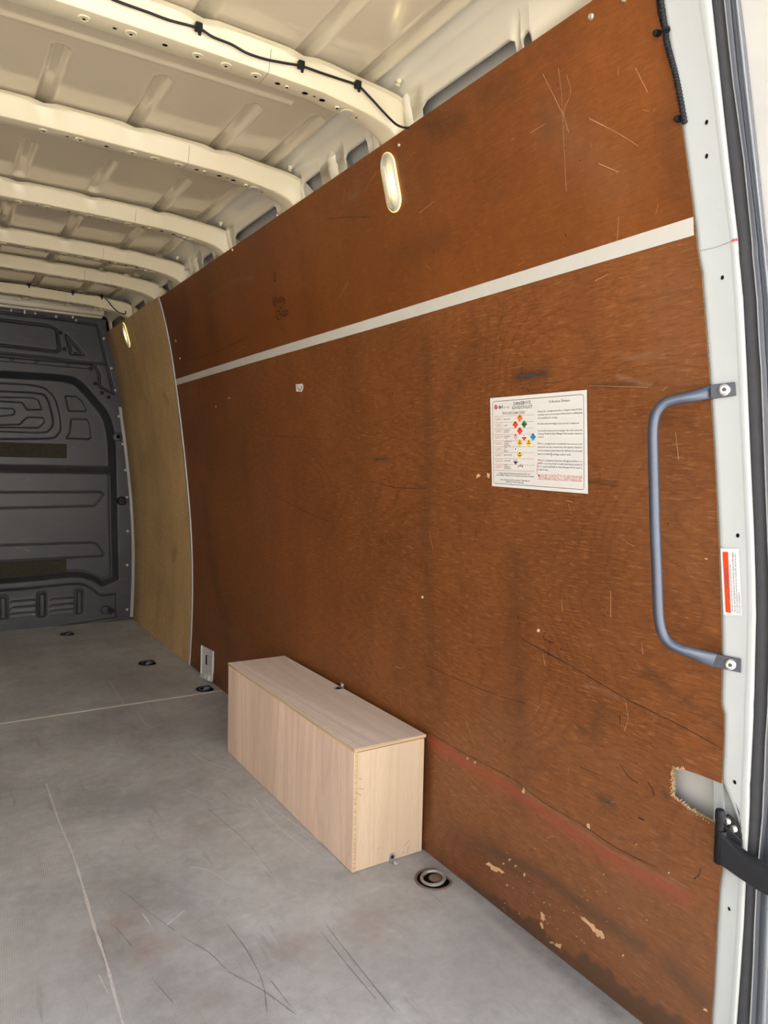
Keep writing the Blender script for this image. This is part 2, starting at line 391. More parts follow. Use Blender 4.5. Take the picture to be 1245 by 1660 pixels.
for q in [[(195,1442),(225,1465),(250,1485),(283,1508)],[(295,1518),(340,1545),(365,1570)],[(338,1310),(350,1322),(400,1365),(440,1415)],[(368,1498),(400,1540),(425,1590),(433,1640)],[(370,1575),(430,1608),(480,1645)],[(185,1500),(215,1535)],[(520,1510),(560,1560),(610,1620)],[(250,1590),(280,1625)],[(440,1590),(470,1630)],[(530,1500),(560,1540),(640,1640)]]: fl(q,.0011,mb)
tag(mb.build('dark_scratches','scuff_dark',floor),'dark scratches across the grey floor',kind='stuff')

# door pillar outline read off the photograph
ROW=[ # py, left, ridge, right, seal line, gap end, flange end
(-330,1005,1060,1085,1107,1120,1150),(-150,1047,1103,1127,1148,1158,1178),(0,1073,1133,1154,1175,1184,1201),(65,1084,1143,1161,1182,1190,1209),(130,1095,1153,1168,1189,1197,1216),(195,1105,1161,1175,1198,1205,1223),
(260,1114,1168,1182,1207,1213,1230),(320,1122,1176,1189,1213,1220,1236),(380,1129,1183,1196,1219,1227,1242),(403,1131,1185,1198,1221,1229,1245),(410,1132,1186,1198,1221,1229,1246),(432,1136,1187,1200,1223,1231,1248),(440,1138,1188,1201,1224,1232,1249),(474,1140,1190,1204,1227,1235,1252),(482,1141,1191,1205,1228,1236,1253),
(560,1147,1195,1209,1232,1240,1258),(600,1150,1197,1211,1235,1243,1260),(730,1158.5,1203,1216.5,1240,1248,1266),(860,1165,1209,1222.5,1245,1253,1272),(940,1168,1212,1225,1248,1256,1275),(1000,1170,1212,1226,1249,1257,1276),(1080,1171,1210,1224,1248,1255,1274),(1130,1170,1208,1223,1246,1254,1272),(1142,1170,1207,1222,1246,1253,1272),(1158,1174.5,1207,1222,1245,1252,1271),(1200,1174,1206,1220,1242,1250,1269),(1262,1171,1203,1217,1240,1247,1266),
(1272,1173,1202,1216,1239,1246,1266),(1300,1184,1202,1216,1238,1245,1264),(1325,1194,1201,1215,1237,1243,1262),(1345,1199,1202,1214,1235,1241,1260),(1398,1185,1199,1211,1230,1237,1256),(1404,1172,1199,1211,1229,1236,1256),(1440,1167,1197,1209,1227,1234,1254),(1500,1163,1194,1206,1224,1231,1251),(1560,1160,1190,1202,1222,1229,1249),(1600,1158,1187,1199,1220,1228,1247),(1655,1154,1183,1195,1217,1225,1245),(1800,1146,1174,1186,1209,1217,1237),(1950,1138,1165,1177,1200,1208,1228)]
reg={1272:1171,1300:1170.5,1325:1170,1345:1170,1398:1168}
_pt=[wall(reg.get(r_[0],r_[1]),r_[0]) for r_ in ROW]; _pt.sort(key=lambda p:p[2]); _pz=[p[2] for p in _pt]; _py=[p[1] for p in _pt]
def yedge(z): return float(np.interp(z,_pz,_py))+.001
# ------------------------------------------------------------------ SETTING: right wall
wr = empty('wall_right'); wr['kind']='structure'
# outer skin of the body side
zs=np.linspace(-.08,2.02,30); ys=np.linspace(.60,4.95,20)
P=np.zeros((30,20,3)); P[...,0]=(wx(np.clip(zs,-.1,1.8))+.075)[:,None]; P[...,1]=ys; P[...,2]=zs[:,None]
P[-3:,:,0]-=.03
grid('outer_skin',P,'inner',wr)
def panel(name,y0f,y1,z0,z1,mat,nz,ny,label,wfn,geo=True,th=.009,zrows=None):
    zr = zrows if zrows is not None else np.linspace(z0,z1,nz); t=np.linspace(0,1,ny)
    P=np.zeros((len(zr),ny,3))
    for i,z in enumerate(zr):
        a=y0f(z); P[i,:,1]= a*(y1/a)**t if geo else a+(y1-a)*t
        P[i,:,0]=wx(z); P[i,:,2]=z
    o=grid(name,P,mat,wr); wear_tint_col(o,wfn); tag(o,label)
    # rim (board thickness)
    lp=[P[0,j] for j in range(0,ny,4)]+[P[i,-1] for i in range(0,len(zr),3)]+[P[-1,j] for j in range(ny-1,-1,-4)]+[P[i,0] for i in range(len(zr)-1,-1,-1)]
    v=[];f=[]
    for k,p in enumerate(lp):
        n=wnorm(p[2]); v+=[p,p-n*th]
    n=len(lp); f=[(2*k,2*k+1,(2*k+3)%(2*n),(2*k+2)%(2*n)) for k in range(n)]
    mesh('panel_edge',v,f,'edge',o)
    return o
def wp(*q): 
    r=[]
    for x,y in q:
        P=wall(x,y); r.append((P[1],P[2]))
    return r
def low_wear_tint(co):
    y,z=co[:,1],co[:,2]; o=np.zeros_like(y); D=o.copy();R=o.copy();L=o.copy()
    def d(w,a,*q):
        nonlocal D; D=np.maximum(D,dab(y,z,wp(*q),w,a))
    d(.016,.75,(1040,1535),(960,1480),(880,1420),(800,1380)); d(.02,.75,(1090,1570),(1135,1620))
    d(.014,.6,(765,1360),(800,1385),(860,1430)); d(.020,.85,(760,1430),(850,1530),(900,1575),(1000,1660))
    d(.045,.55,(860,1545),(960,1620),(1100,1700))
    d(.03,.3,(700,1370),(740,1420)); d(.02,.45,(850,608),(885,606)); d(.008,.5,(606,745),(628,743))
    d(.03,.30,(690,560),(690,900),(700,1100)); d(.035,.32,(835,900),(838,1050),(840,1300)); d(.03,.2,(650,1000),(640,1100))
    d(.008,.55,(940,1180),(950,1185),(945,1188)); d(.012,.5,(975,1295),(992,1305)); d(.006,.6,(1075,1284),(1083,1292))
    d(.05,.35,(330,800),(340,900),(370,1050)); d(.04,.30,(310,1000),(360,1110)); d(.02,.35,(980,1150),(960,1190)); d(.03,.3,(770,560),(720,660))
    d(.02,.4,(690,1195),(700,1380)); d(.006,.4,(855,770),(1000,785)); d(.012,.35,(1050,1090),(1170,1180)); d(.08,.22,(330,1090),(400,1100))
    # damp tide mark along the foot of the sheet near the door
    tide=np.interp(y,[.70,.736,.80,.865,.905,.941,.955,.98,1.03,1.06,1.095,1.14,1.2,1.32],[.066,.061,.050,.036,.052,.040,.055,.030,.016,.030,.044,.022,.030,.010])+.004*np.sin(y*170)
    m=1/(1+np.exp((z-tide)/.0016)); D=np.maximum(D,m*.95*np.clip((1.34-y)/.1,0,1))
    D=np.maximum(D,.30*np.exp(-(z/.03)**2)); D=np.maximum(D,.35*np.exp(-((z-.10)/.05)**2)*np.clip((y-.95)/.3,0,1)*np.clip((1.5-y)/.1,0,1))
    # red band under the shallow crease
    c0=wp((700,1195),(860,1290),(1000,1385),(1110,1440))
    R=np.maximum(R,dab(y,z-.0,[(a,b-.012) for a,b in c0],.017,.85)); R*= (z<np.interp(y,[c0[3][0],c0[2][0],c0[1][0],c0[0][0]],[c0[3][1],c0[2][1],c0[1][1],c0[0][1]])+.001)
    L=np.maximum(L,dab(y,z,c0[1:],.005,.55)); L=np.maximum(L,dab(y,z,wp((850,1280),(870,1300)),.012,.5))
    L=np.maximum(L,dab(y,z,wp((1000,1450),(1040,1560)),.09,.34)); L=np.maximum(L,dab(y,z,wp((880,1330),(1000,1420)),.05,.18)); L=np.maximum(L,dab(y,z,wp((1080,470),(1100,600)),.07,.16)); L=np.maximum(L,dab(y,z,wp((1010,580),(1075,575)),.006,.5)); L=np.maximum(L,dab(y,z,wp((800,1180),(1000,1250)),.06,.14)); L=np.maximum(L,dab(y,z,wp((1000,610),(1055,625)),.004,.7)); d(.012,.75,(838,612),(880,604)); d(.018,.5,(838,612),(880,604)); d(.006,.6,(960,626),(1030,622)); L=np.maximum(L,dab(y,z,wp((1060,760),(1120,900)),.09,.12))
    L=np.maximum(L,dab(y,z,wp((335,1000),(400,1040)),.03,.25)); L=np.maximum(L,dab(y,z,wp((950,1110),(1000,1130)),.004,.5))
    L=np.maximum(L,.30*np.clip((1.7-y)/.8,0,1)*np.clip((.55-z)/.4,0,1)); return D,R,L  # paler, browner tint growing towards the near lower corner
def up_wear(co):
    y,z=co[:,1],co[:,2]; o=np.zeros_like(y); D=o.copy();R=o.copy();L=o.copy()
    for w,a,q in [(.03,.5,((700,205),(740,195))),(.03,.35,((790,150),(820,140))),(.06,.35,((330,430),(345,540))),(.05,.3,((300,480),(300,600))),(.004,.6,((370,560),(395,550),(400,545))),(.03,.25,((640,420),(720,380))),(.02,.35,((880,180),(890,210))),(.03,.3,((1080,200),(1100,300)))]:
        D=np.maximum(D,dab(y,z,wp(*q),w,a))
    for w,a,q in [(.008,.4,((340,480),(380,455),(410,450))),(.012,.25,((480,400),(490,395))),(.05,.2,((900,200),(1000,300))),(.01,.4,((565,320),(580,315)))]:
        L=np.maximum(L,dab(y,z,wp(*q),w,a))
    return D,R,L
def y0low(z):
    base=yedge(z)
    if .4215<z<.4925:
        t=min((z-.4215)/.012,1); r=.745+.044*t if z<.4335 else .789
        if z<.424: r=base+.05*(z-.4215)/.0025
        if z>.489: r=.789-.06*(z-.489)/.0035
        return r+.0022*math.sin(z*1900)+.0012*math.sin(z*4300)
    return base
ZSEAM=wall(700,495)[2]
zr=np.unique(np.concatenate([np.linspace(.002,.15,75),np.linspace(.152,.4210,55),np.linspace(.4216,.4924,60),np.linspace(.4930,ZSEAM,165)]))
plo=panel('plywood_panel',y0low,3.524,0,0,'ply_low',0,420,'large lower red-brown plywood sheet with swirling grain',low_wear_tint,zrows=zr)
pup=panel('plywood_panel',lambda z:yedge(z),3.526,ZSEAM+.001,1.766,'ply_up',90,260,'upper red-brown plywood sheet above the white strip',up_wear)
ppa=panel('plywood_panel',lambda z:3.530,4.716,.001,1.772,'ply_pale',90,60,'pale tan plywood sheet beside the dark bulkhead',lambda co:(np.maximum(.55*np.exp(-((co[:,1]-4.7)/.12)**2),dab(co[:,1],co[:,2],[(3.8,.55),(3.85,.5)],.03,.4)),co[:,0]*0,np.maximum(dab(co[:,1],co[:,2],wp((236,645),(240,655)),.012,.6),dab(co[:,1],co[:,2],wp((266,640),(272,652)),.018,.7))),geo=False)
# aluminium cover strip between red-brown and pale sheets
mb=MB(); v=[]
zz=np.linspace(.0,1.765,40); Pg=np.zeros((40,4,3))
for i,z in enumerate(zz):
    n=wnorm(z); b=np.array([wx(z),0,z])
    for j,(yy,h) in enumerate([(3.518,.0005),(3.520,.004),(3.538,.004),(3.540,.0005)]): Pg[i,j]=b+n*h+[0,yy,0]
tag(grid('edge_strip',Pg,'alu',wr,False),'thin pale metal edge strip')
# white strip over the horizontal seam
yy=np.linspace(yedge(ZSEAM)+.001,3.518,60); Pg=np.zeros((60,4,3))
for i,y in enumerate(yy):
    hw=.0135-.0*(y) 
    for j,(dz,h) in enumerate([(-hw,.0003),(-hw,.0016),(hw,.0016),(hw,.0003)]):
        z=ZSEAM+dz+.001*math.sin(y*3); Pg[i,j]=np.array([wx(z),y,z])+wnorm(z)*h
tag(grid('seam_strip',Pg,'tape',wr,False),'long white strip along the wall joint')
# shallow relief: scratches, cracks, chips
def wl(pts,w,m,off=.0006,k=4,jit=.5):
    P=[wall(x,y,off) for x,y in pts]; P=smoothpath(P,k) if len(P)>2 else P
    m.ribbon(P,[w*(1-jit+2*jit*random.random()) for _ in P],np.array([-1,0,0.]))
mb=MB()
sc=[[(905,110),(910,150),(912,185),(915,250),(918,310)],[(918,120),(925,150),(914,182),(922,215)],[(880,120),(900,160),(912,185)],[(955,192),(1000,215),(1035,237)],[(970,265),(1003,279)],[(860,215),(885,200)],[(1030,110),(1050,150)],[(545,488),(565,458)],[(1000,400),(1003,350)],[(965,455),(985,445)],[(590,310),(610,280)],[(680,345),(705,325)],[(695,860),(702,890)],[(755,1170),(770,1210)],[(1014,1138),(1018,1165),(1012,1185)],[(910,968),(912,990)],[(990,958),(990,1000)],[(955,625),(1050,628)],[(1040,1040),(1042,1060)],[(648,1110),(650,1150)],[(880,1060),(884,1080)],[(620,240),(622,236)],[(1095,700),(1100,745)],[(520,1160),(524,1168)],[(840,430),(850,424)],[(555,330),(560,305)],[(1110,1000),(1116,1002)],[(640,1080),(652,1084)],[(385,570),(392,563),(400,562)],[(1020,405),(1060,395)]]
for q in sc: wl(q,.0011,mb)
for _ in range(150):
    x=random.uniform(330,1130); y=random.uniform(120,1500); P=wall(x,y)
    if not(.03<P[2]<1.74 and abs(P[2]-ZSEAM)>.03 and .73<P[1]<3.45): continue
    a=random.uniform(0,6.28); L=random.uniform(2,16)*(random.random()<.4)+2; wl([(x,y),(x+L*math.cos(a),y+L*math.sin(a))],.0007,mb)
tag(mb.build('pale_scratches','scratch',wr),'pale scratches in the red-brown sheets',kind='stuff')
mb=MB()
for q,w in [([(845,1035),(900,1065),(960,1100),(1010,1130),(1060,1155),(1110,1180),(1172,1215)],.0016),([(860,1045),(930,1082)],.001),([(690,1078),(740,1100),(800,1125),(850,1140)],.0012),([(695,1187),(760,1225),(830,1262),(880,1300),(940,1335),(1000,1375),(1060,1405)],.0013),([(600,780),(640,790),(690,792)],.0012),([(440,800),(480,822),(530,845)],.0012),([(530,355),(560,352),(600,352)],.0012),([(1005,1240),(1020,1260),(1035,1270)],.0016),([(1050,1268),(1058,1280),(1060,1290)],.0022),([(940,1243),(975,1258)],.001),([(1035,1325),(1045,1330)],.003),([(1125,1425),(1133,1418),(1136,1408)],.0016),([(420,705),(470,708),(530,712)],.0006),([(636,636),(636,640)],.003),([(300,585),(340,575),(390,552)],.0012),([(1005,1160),(1005,1175)],.0018),([(870,1320),(880,1335)],.0012),([(858,770),(930,778),(1000,788)],.0008)]: wl(q,w,mb,jit=.35)
for _ in range(60):
    x=random.uniform(330,1130); y=random.uniform(120,1500); P=wall(x,y)
    if not(.03<P[2]<1.74 and abs(P[2]-ZSEAM)>.03 and .73<P[1]<3.45): continue
    wl([(x,y),(x+random.uniform(1,3),y+random.uniform(1,7))],.0014,mb)
tag(mb.build('cracks','crack',wr),'dark cracks and nicks in the red-brown sheets',kind='stuff')
mb=MB()
def chip(x,y,a,b,rot,n=14):
    pts=[]
    for k in range(n):
        t=2*math.pi*k/n; r=.45+.75*random.random(); u,v=a*r*math.cos(t),b*r*math.sin(t)
        pts.append(wall(x+u*math.cos(rot)-v*math.sin(rot),y+u*math.sin(rot)+v*math.cos(rot),.0007))
    c=sum(pts)/n; mb.add([c]+pts,[(0,i+1,(i+1)%n+1) for i in range(n)])
for q in [(953,1495,14,3.4,.7),(962,1505,15,5,.8),(972,1514,10,5,.9),(976,1519,6,4.5,.9),(946,1489,5,2,.7),(800,1406,14,4.5,.5),(812,1412,8,3,.5),(880,1486,4,8,-.6),(878,1500,3,7,-.2),(905,1533,8,4,.4),(895,1528,4,2,.3),(822,1435,2,2,0),(775,772,5,3,-.7),(792,771,3,5,0),(953,1337,3,3,0),(954,1340,4,3,.8),(1143,1637,5,3,.7),(1084,1415,2,2,0),(850,1418,2,3,0),(849,1282,3,4,0),(758,1230,1.5,2,0),(770,1236,2,2.5,0),(372,645,3,2,0),(350,659,2,2,0),(826,1394,2,3,.5),(816,1400,2,2,.5),(836,1404,2,2,.5),(1010,1549,2,2,0),(1145,906,3,1.5,0)]: chip(*q)
for _ in range(60): chip(random.gauss(870,90),random.gauss(1460,45),random.uniform(.6,1.6),random.uniform(.6,1.4),0,6)
for q in [(862,609,17,4,-.08),(845,612,9,3,.2),(878,606,9,2,-.1),(838,615,5,2,.3)]: pass
tag(mb.build('wood_chips_missing','rawchip',wr),'bare pale spots where the surface has chipped away',kind='stuff')
mb=MB()
for q in [(862,609,17,3.5,-.08),(845,612,9,3,.2),(878,606,10,1.8,-.1),(612,744,5,1.6,-.1),(621,744,6,1.1,-.1),(985,1301,5,1.5,.3),(1079,1288,3,1.2,.5),(700,216,3,1,0)]: chip(*q)
tag(mb.build('dark_stains','stain',wr),'small blue-black stains on the red-brown sheets',kind='stuff')
# splintered rim of the cut-out
mb=MB()
for k in range(46):
    if k<20: x,y=1089+random.uniform(-2,3),1250+k*2.1
    elif k<32: x,y=1092+(k-20)*1.7,1246+random.uniform(-1,3)
    else: x,y=1094+(k-32)*4.2,1292+(k-32)*3.1
    p=wall(x,y,.002); d=np.array([0,random.uniform(-.006,.004),random.uniform(-.004,.007)]); mb.tube([p,p+d],[.0011,.0003],4)
tag(mb.build('splinters','rawchip',wr),'torn pale wood fibres around the cut-out',kind='stuff')
# handwriting
def pen(name,strokes,w,mat,label):
    m=MB()
    for q in strokes: wl(q,w,m,.0008,5,.15)
    tag(m.build(name,mat,wr),label)
pen('marker_scribble',[[(443,441),(446,456)],[(446,440),(447,452),(446,456),(443,454)]],.005,'marker','small dark marker strokes')
pen('marker_writing',[[(441,480),(445,497)],[(446,478),(447,497)],[(442,490),(448,487)],[(450,483),(450,494)],[(456,482),(452,484),(452,490),(456,488)],[(456,481),(456,499),(453,498)],[(459,480),(459,492)],[(459,487),(462,485),(462,495)],
 [(454,505),(449,504),(448,512),(451,518),(455,515),(455,509),(452,509)],[(461,503),(457,506),(458,512),(462,511)],[(462,503),(462,513)],[(464,503),(463,518)],[(464,503),(467,505),(466,510),(463,510)]],.004,'marker','faint handwritten marker words')
pen('marker_digits',[[(884,1024),(881,1034),(892,1040)],[(889,1040),(898,1043)],[(893,1038),(888,1064)],[(908,1050),(910,1055)]],.0014,'marker','thin black hand-drawn digits')
pen('red_tick',[[(918,436),(919,432)],[(918,437),(926,435),(935,431),(942,424)]],.0014,'penred','red pen tick on the white strip')
pen('pencil_word',[[(1013,396),(1014,407)],[(1013,397),(1018,396)],[(1015,402),(1019,400)],[(1018,396),(1019,404)],[(1022,399),(1031,403)]],.0009,'inkg','faint pencil writing on the white strip')
# screws in the sheets
mb=None
for x,y,r in [(958,27,.006),(647,235,.0045),(685,968,.004),(873,1022,.004),(285,553,.008),(292,581,.005),(377,405,.005),(449,349,.005),(1012,0,.004)]:
    p=wall(x,y); n=wnorm(p[2])
    MB().lathe(p,n,[(r,0),(r,.0012),(r*.7,.003),(r*.25,.0032),(r*.2,.002)],12).build('screw','bolt',wr,True)

# rail above the sheets with its cut-outs
slots=[(1.048,1.072,1.805),(1.09,1.40,1.812),(1.635,1.755,1.822),(1.89,2.01,1.826),(2.20,2.58,1.820),(2.81,2.94,1.816),(3.10,3.19,1.818),(3.43,3.60,1.824),(3.86,4.12,1.822),(4.38,4.66,1.832)]
def rail(side):
    ys=[.80]
    for a,b,zt in slots:
        for t in (0,.0001,.06,.15,.3,.5,.7,.85,.94,.9999,1): ys.append(a+(b-a)*t)
    ys.append(4.72); base=[(.872,1.884),(.905,1.876),(.9055,1.868),(.921,1.868),(.936,1.856),(.942,1.840)]
    Pg=np.zeros((len(ys),len(base)+3,3))
    for i,y in enumerate(ys):
        zl=1.60
        for a,b,zt in slots:
            if a<y<b:
                c=min(y-a,b-y)/min(.02,(b-a)/2); c=min(c,1); zl=zt-.012*(1-math.sqrt(max(0,1-(1-c)**2)))
        for j,(x,z) in enumerate(base): Pg[i,j]=(x,y,z)
        if zl<1.7: col=[(.946,1.815),(.960,1.76),(.995,1.60)]
        else: col=[(.945,zl+.003),(.947,zl),(.953,zl)]
        for j,(x,z) in enumerate(col): Pg[i,len(base)+j]=(x,y,z)
    if side<0: Pg[...,0]=2*XC-Pg[...,0]
    return Pg
tag(grid('roof_rail',rail(1),'paint',wr,True),'cream pressed rail with long slots')
# wheel-house / pillar foot seen through the lower cut-out
MB().box(1.135,1.139,.715,1.0,.30,.60).build('inner_panel','inner',wr)
mb=MB(); a=wall(1157,1265,-.004); b=wall(1157,1330,-.004)
mb.prism([a,wall(1172,1268,-.004),wall(1172,1340,-.004),b],(.006,0,0)); mb.build('flange','pillar',wr)

# ------------------------------------------------------------------ SETTING: left wall (mirror, outside the frame)
wlft = empty('wall_left'); wlft['kind']='structure'
Pg=np.zeros((40,8,3)); zz=np.linspace(0,1.77,40)
Pg[...,0]=(2*XC-wx(zz))[:,None]; Pg[...,1]=np.linspace(.69,4.72,8); Pg[...,2]=zz[:,None]
o=grid('plywood_panel',Pg,'ply_left',wlft); wear_tint_col(o,lambda c:(c[:,0]*0,)*3)
grid('roof_rail',rail(-1),'paint',wlft)
P=np.zeros((30,20,3)); P[...,0]=(2*XC-wx(np.clip(zs,-.1,1.8))-.075)[:,None]; P[...,1]=np.linspace(.60,4.95,20); P[...,2]=zs[:,None]; P[-3:,:,0]+=.03
grid('outer_skin',P,'inner',wlft)

# ------------------------------------------------------------------ SETTING: ceiling
ceil = empty('ceiling'); ceil['kind']='structure'
BOW=[1.484,2.041,2.644,3.19,3.60,4.14]
RIBX=[.255,.472,.694]; RIBX=RIBX+[2*XC-x for x in RIBX]
EDGE=.850
def sdcaps(x,y,cx,y0,y1,r):
    yy=np.clip(y,y0+r,y1-r); return np.hypot(x-cx,y-yy)-r
def sm(a,b,x):
    t=np.clip((x-a)/(b-a),0,1); return t*t*(3-2*t)
def ss(nx=470,ny=900):
    xs=np.concatenate([np.linspace(2*XC-.874,.874,nx)]); ys=np.linspace(.55,4.9,ny); X,Y=np.meshgrid(xs,ys)
    Z=1.877+.0-.006*((X-XC)/.72)**2
    seg=[(.45,1.50,.9,1.50),]
    ribs=[]
    for k,x in enumerate(RIBX):
        outer = abs(x-XC)>.5
        ribs+=[(x,.70,1.52),(x,1.735,2.10),(x,2.295 if not outer else 2.30,2.60 if not outer else 2.72),(x,2.86,3.24),(x,3.38,3.64),(x,3.82,4.18),(x,4.3,4.55)]
    for s in (1,-1): ribs+=[(XC+s*(EDGE-XC),.60,1.54),(XC+s*(EDGE-XC),1.70,2.10),(XC+s*(EDGE-XC),2.2,2.70),(XC+s*(EDGE-XC),2.80,3.24),(XC+s*(EDGE-XC),3.3,3.64),(XC+s*(EDGE-XC),3.7,4.6)]
    for cx,y0,y1 in ribs:
        d=sdcaps(X,Y,cx,y0,y1,.021); Z+=.014*(1-sm(-.013,.001,d)); Z-=.0012*np.exp(-((d-.003)/.002)**2)
    Z-=.006*np.exp(-((Y-1.682)/.006)**2)*(np.abs(X-XC)<.62)
    return np.stack([X,Y,Z],-1)
tag(grid('roof_skin',ss(),'skin',ceil,True,True),'thin cream roof skin pressed with lengthwise ribs')
def bow_path():
    xs=[XC+t for t in np.linspace(-.60,.60,40)]; pts=[]
    for x in xs: pts.append((x,1.822-.010*((x-XC)/.6)**2,0))
    R=[(.775,1.808,.1),(.81,1.804,.15),(.845,1.799,.25),(.875,1.794,.4),(.900,1.787,.6),(.920,1.779,.8),(.938,1.765,1),(.955,1.73,1),(.978,1.66,1)]
    return [(2*XC-x,z,t) for x,z,t in R[::-1]]+pts+R
def hole_disc(par,x,y,z,rx,ry,mat,name='hole'):
    n=16; return mesh(name,[(x+rx*math.cos(2*math.pi*k/n),y+ry*math.sin(2*math.pi*k/n),z) for k in range(n)],[tuple(range(n))[::-1]],mat,par)
def bow(y0,k):
    path=bow_path(); prof=[(-.030,.050),(-.020,.047),(-.0155,.041),(-.004,.004),(-.001,.0008),(.003,0),(.024,.0012),(.047,0),(.052,.002),(.064,.044),(.082,.049)]
    Pg=np.zeros((len(path),len(prof),3)); n=len(path)
    for i,(x,z,t) in enumerate(path):
        a=path[max(i-1,0)]; b=path[min(i+1,n-1)]; tx,tz=b[0]-a[0],b[1]-a[1]; L=math.hypot(tx,tz); nx,nz=-tz/L,tx/L
        for j,(py,pz) in enumerate(prof):
            g = 1+.30*max(0,t-.15)/.85*(pz>.01)   # flanges shallower where the bow turns down
            dip=0
            if pz>.045 and min(abs(x-r) for r in RIBX)<.018: dip=-.006
            wy = py*(1+.18*t) 
            Pg[i,j]=(x+nx*pz*g,y0+wy,z+nz*pz*g+dip)
    o=grid('roof_bow',Pg,'bow',ceil,True,False); 
    try: o.data.set_sharp_from_angle(angle=.6)
    except Exception: pass
    tag(o,['nearest cream roof bow with a black cable clipped to it','cream roof bow','cream roof bow','cream roof bow','cream roof bow','farthest cream roof bow with a black cable'][k])
    # holes and dimples on the underside
    zf=lambda x:1.822-.010*((x-XC)/.6)**2 if x<.745 else float(np.interp(x,[.745,.775,.81,.845,.875],[1.812,1.806,1.801,1.795,1.787]))
    for x,rx,kind in [(.26,.011,'d'),(.315,.004,'h'),(.345,.012,'d'),(.41,.0055,'h'),(.475,.012,'d'),(.535,.012,'d'),(.60,.012,'d'),(.65,.006,'h'),(.672,.004,'d2'),(.715,.007,'h'),(.738,.003,'h'),(.757,.007,'h'),(.795,.006,'d2'),(.82,.013,'big'),(.845,.003,'h'),(.05,.011,'d'),(-.05,.0055,'h'),(-.12,.012,'d')]:
        y=y0+.026; z=zf(x)+.0006
        if kind in('d','d2'):
            MB().lathe((x,y,z-.0004),(0,0,-1),[(rx,-.002),(rx*1.0,.0008),(rx*.86,.0016),(rx*.7,.0012),(rx*.45,.0008)],18).build('dimple','bow',o,True)
            hole_disc(o,x,y,z-.0022,.0032,.0032,'black')
        elif kind=='h': hole_disc(o,x,y,z-.0006,rx,rx*.85,'black')
        else:
            MB().lathe((x,y,z),(0,0,-1),[(rx+.002,-.001),(rx+.002,.0008),(rx,.0012)],18).build('collar','bow',o,True); hole_disc(o,x,y,z-.0018,rx,rx*.85,'inner')
    # weld seam of the two halves
    m=MB()
    z=zf(.617); m.ribbon([(.617,y0-.0165,z+.041),(.617,y0-.0105,z+.022),(.617,y0-.0048,z+.0035),(.617,y0+.002,z-.0008),(.617,y0+.047,z-.0006)],.0010,np.array([0,-.8,-.6]))
    m.build('seam','rubber_edge',o)
    return o
for k,y in enumerate(BOW): bow(y,k)
# header above the bulkhead and rear header
for (y0,y1,z0,z1) in [(4.60,4.66,1.853,1.90),(4.655,4.70,1.845,1.90)]:
    MB().box(2*XC-.90,.90,y0,y1,z0,z1).build('roof_header','paint',ceil,bev=.006)
Pg=np.zeros((24,6,3))
for i,x in enumerate(np.linspace(2*XC-.95,.95,24)):
    zc=1.80-.02*((x-XC)/.8)**4
    for j,(y,z) in enumerate([(.64,zc+.10),(.645,zc+.02),(.66,zc+.01),(.86,zc+.012),(.885,zc+.03),(.90,1.89)]): Pg[i,j]=(x,y,z+(-.0 if j<5 else 0))
tag(grid('rear_header',Pg,'bow',ceil,True),'cream header over the rear door opening')
# outer roof skin to close the body
Pg=np.zeros((20,2,3))
for i,x in enumerate(np.linspace(2*XC-1.08,1.08,20)): Pg[i,:]=[(x,.48,1.95+.06*(1-((x-XC)/.935)**2)),(x,4.98,1.95+.06*(1-((x-XC)/.935)**2))]
grid('outer_roof','pillar' if False else Pg,'pillar',ceil,True) if False else grid('outer_roof',Pg,'pillar',ceil,True)
# plastic nubs on the rail
for y in [1.44,2.02,2.22,2.62,2.83,3.16,3.40]:
    MB().lathe((.914,y,1.868),(-.3,0,-1),[(.007,-.002),(.007,.004),(.005,.007),(.006,.012),(.003,.014)],12).build('plug','bow',ceil,True)
# gussets: pillars rising beside the slots
for a,b in [(1.43,1.47),(1.58,1.615),(1.775,1.86),(2.13,2.17),(2.60,2.64),(2.71,2.75),(2.97,3.06),(3.27,3.38),(3.68,3.74),(4.22,4.27)]:
    m=MB(); c=(a+b)/2; w=(b-a)*.32+.004
    pts=[(.934+w*.3,c,1.85),(.943+w*.7,c,1.815),(.952+w*.8,c,1.78),(.985+w,c,1.68)]
    m.tube(smoothpath(pts,3),[w*.35]+[w*.8]*2+[w]*7,10) ; m.build('pressed_rib','paint',ceil,True)

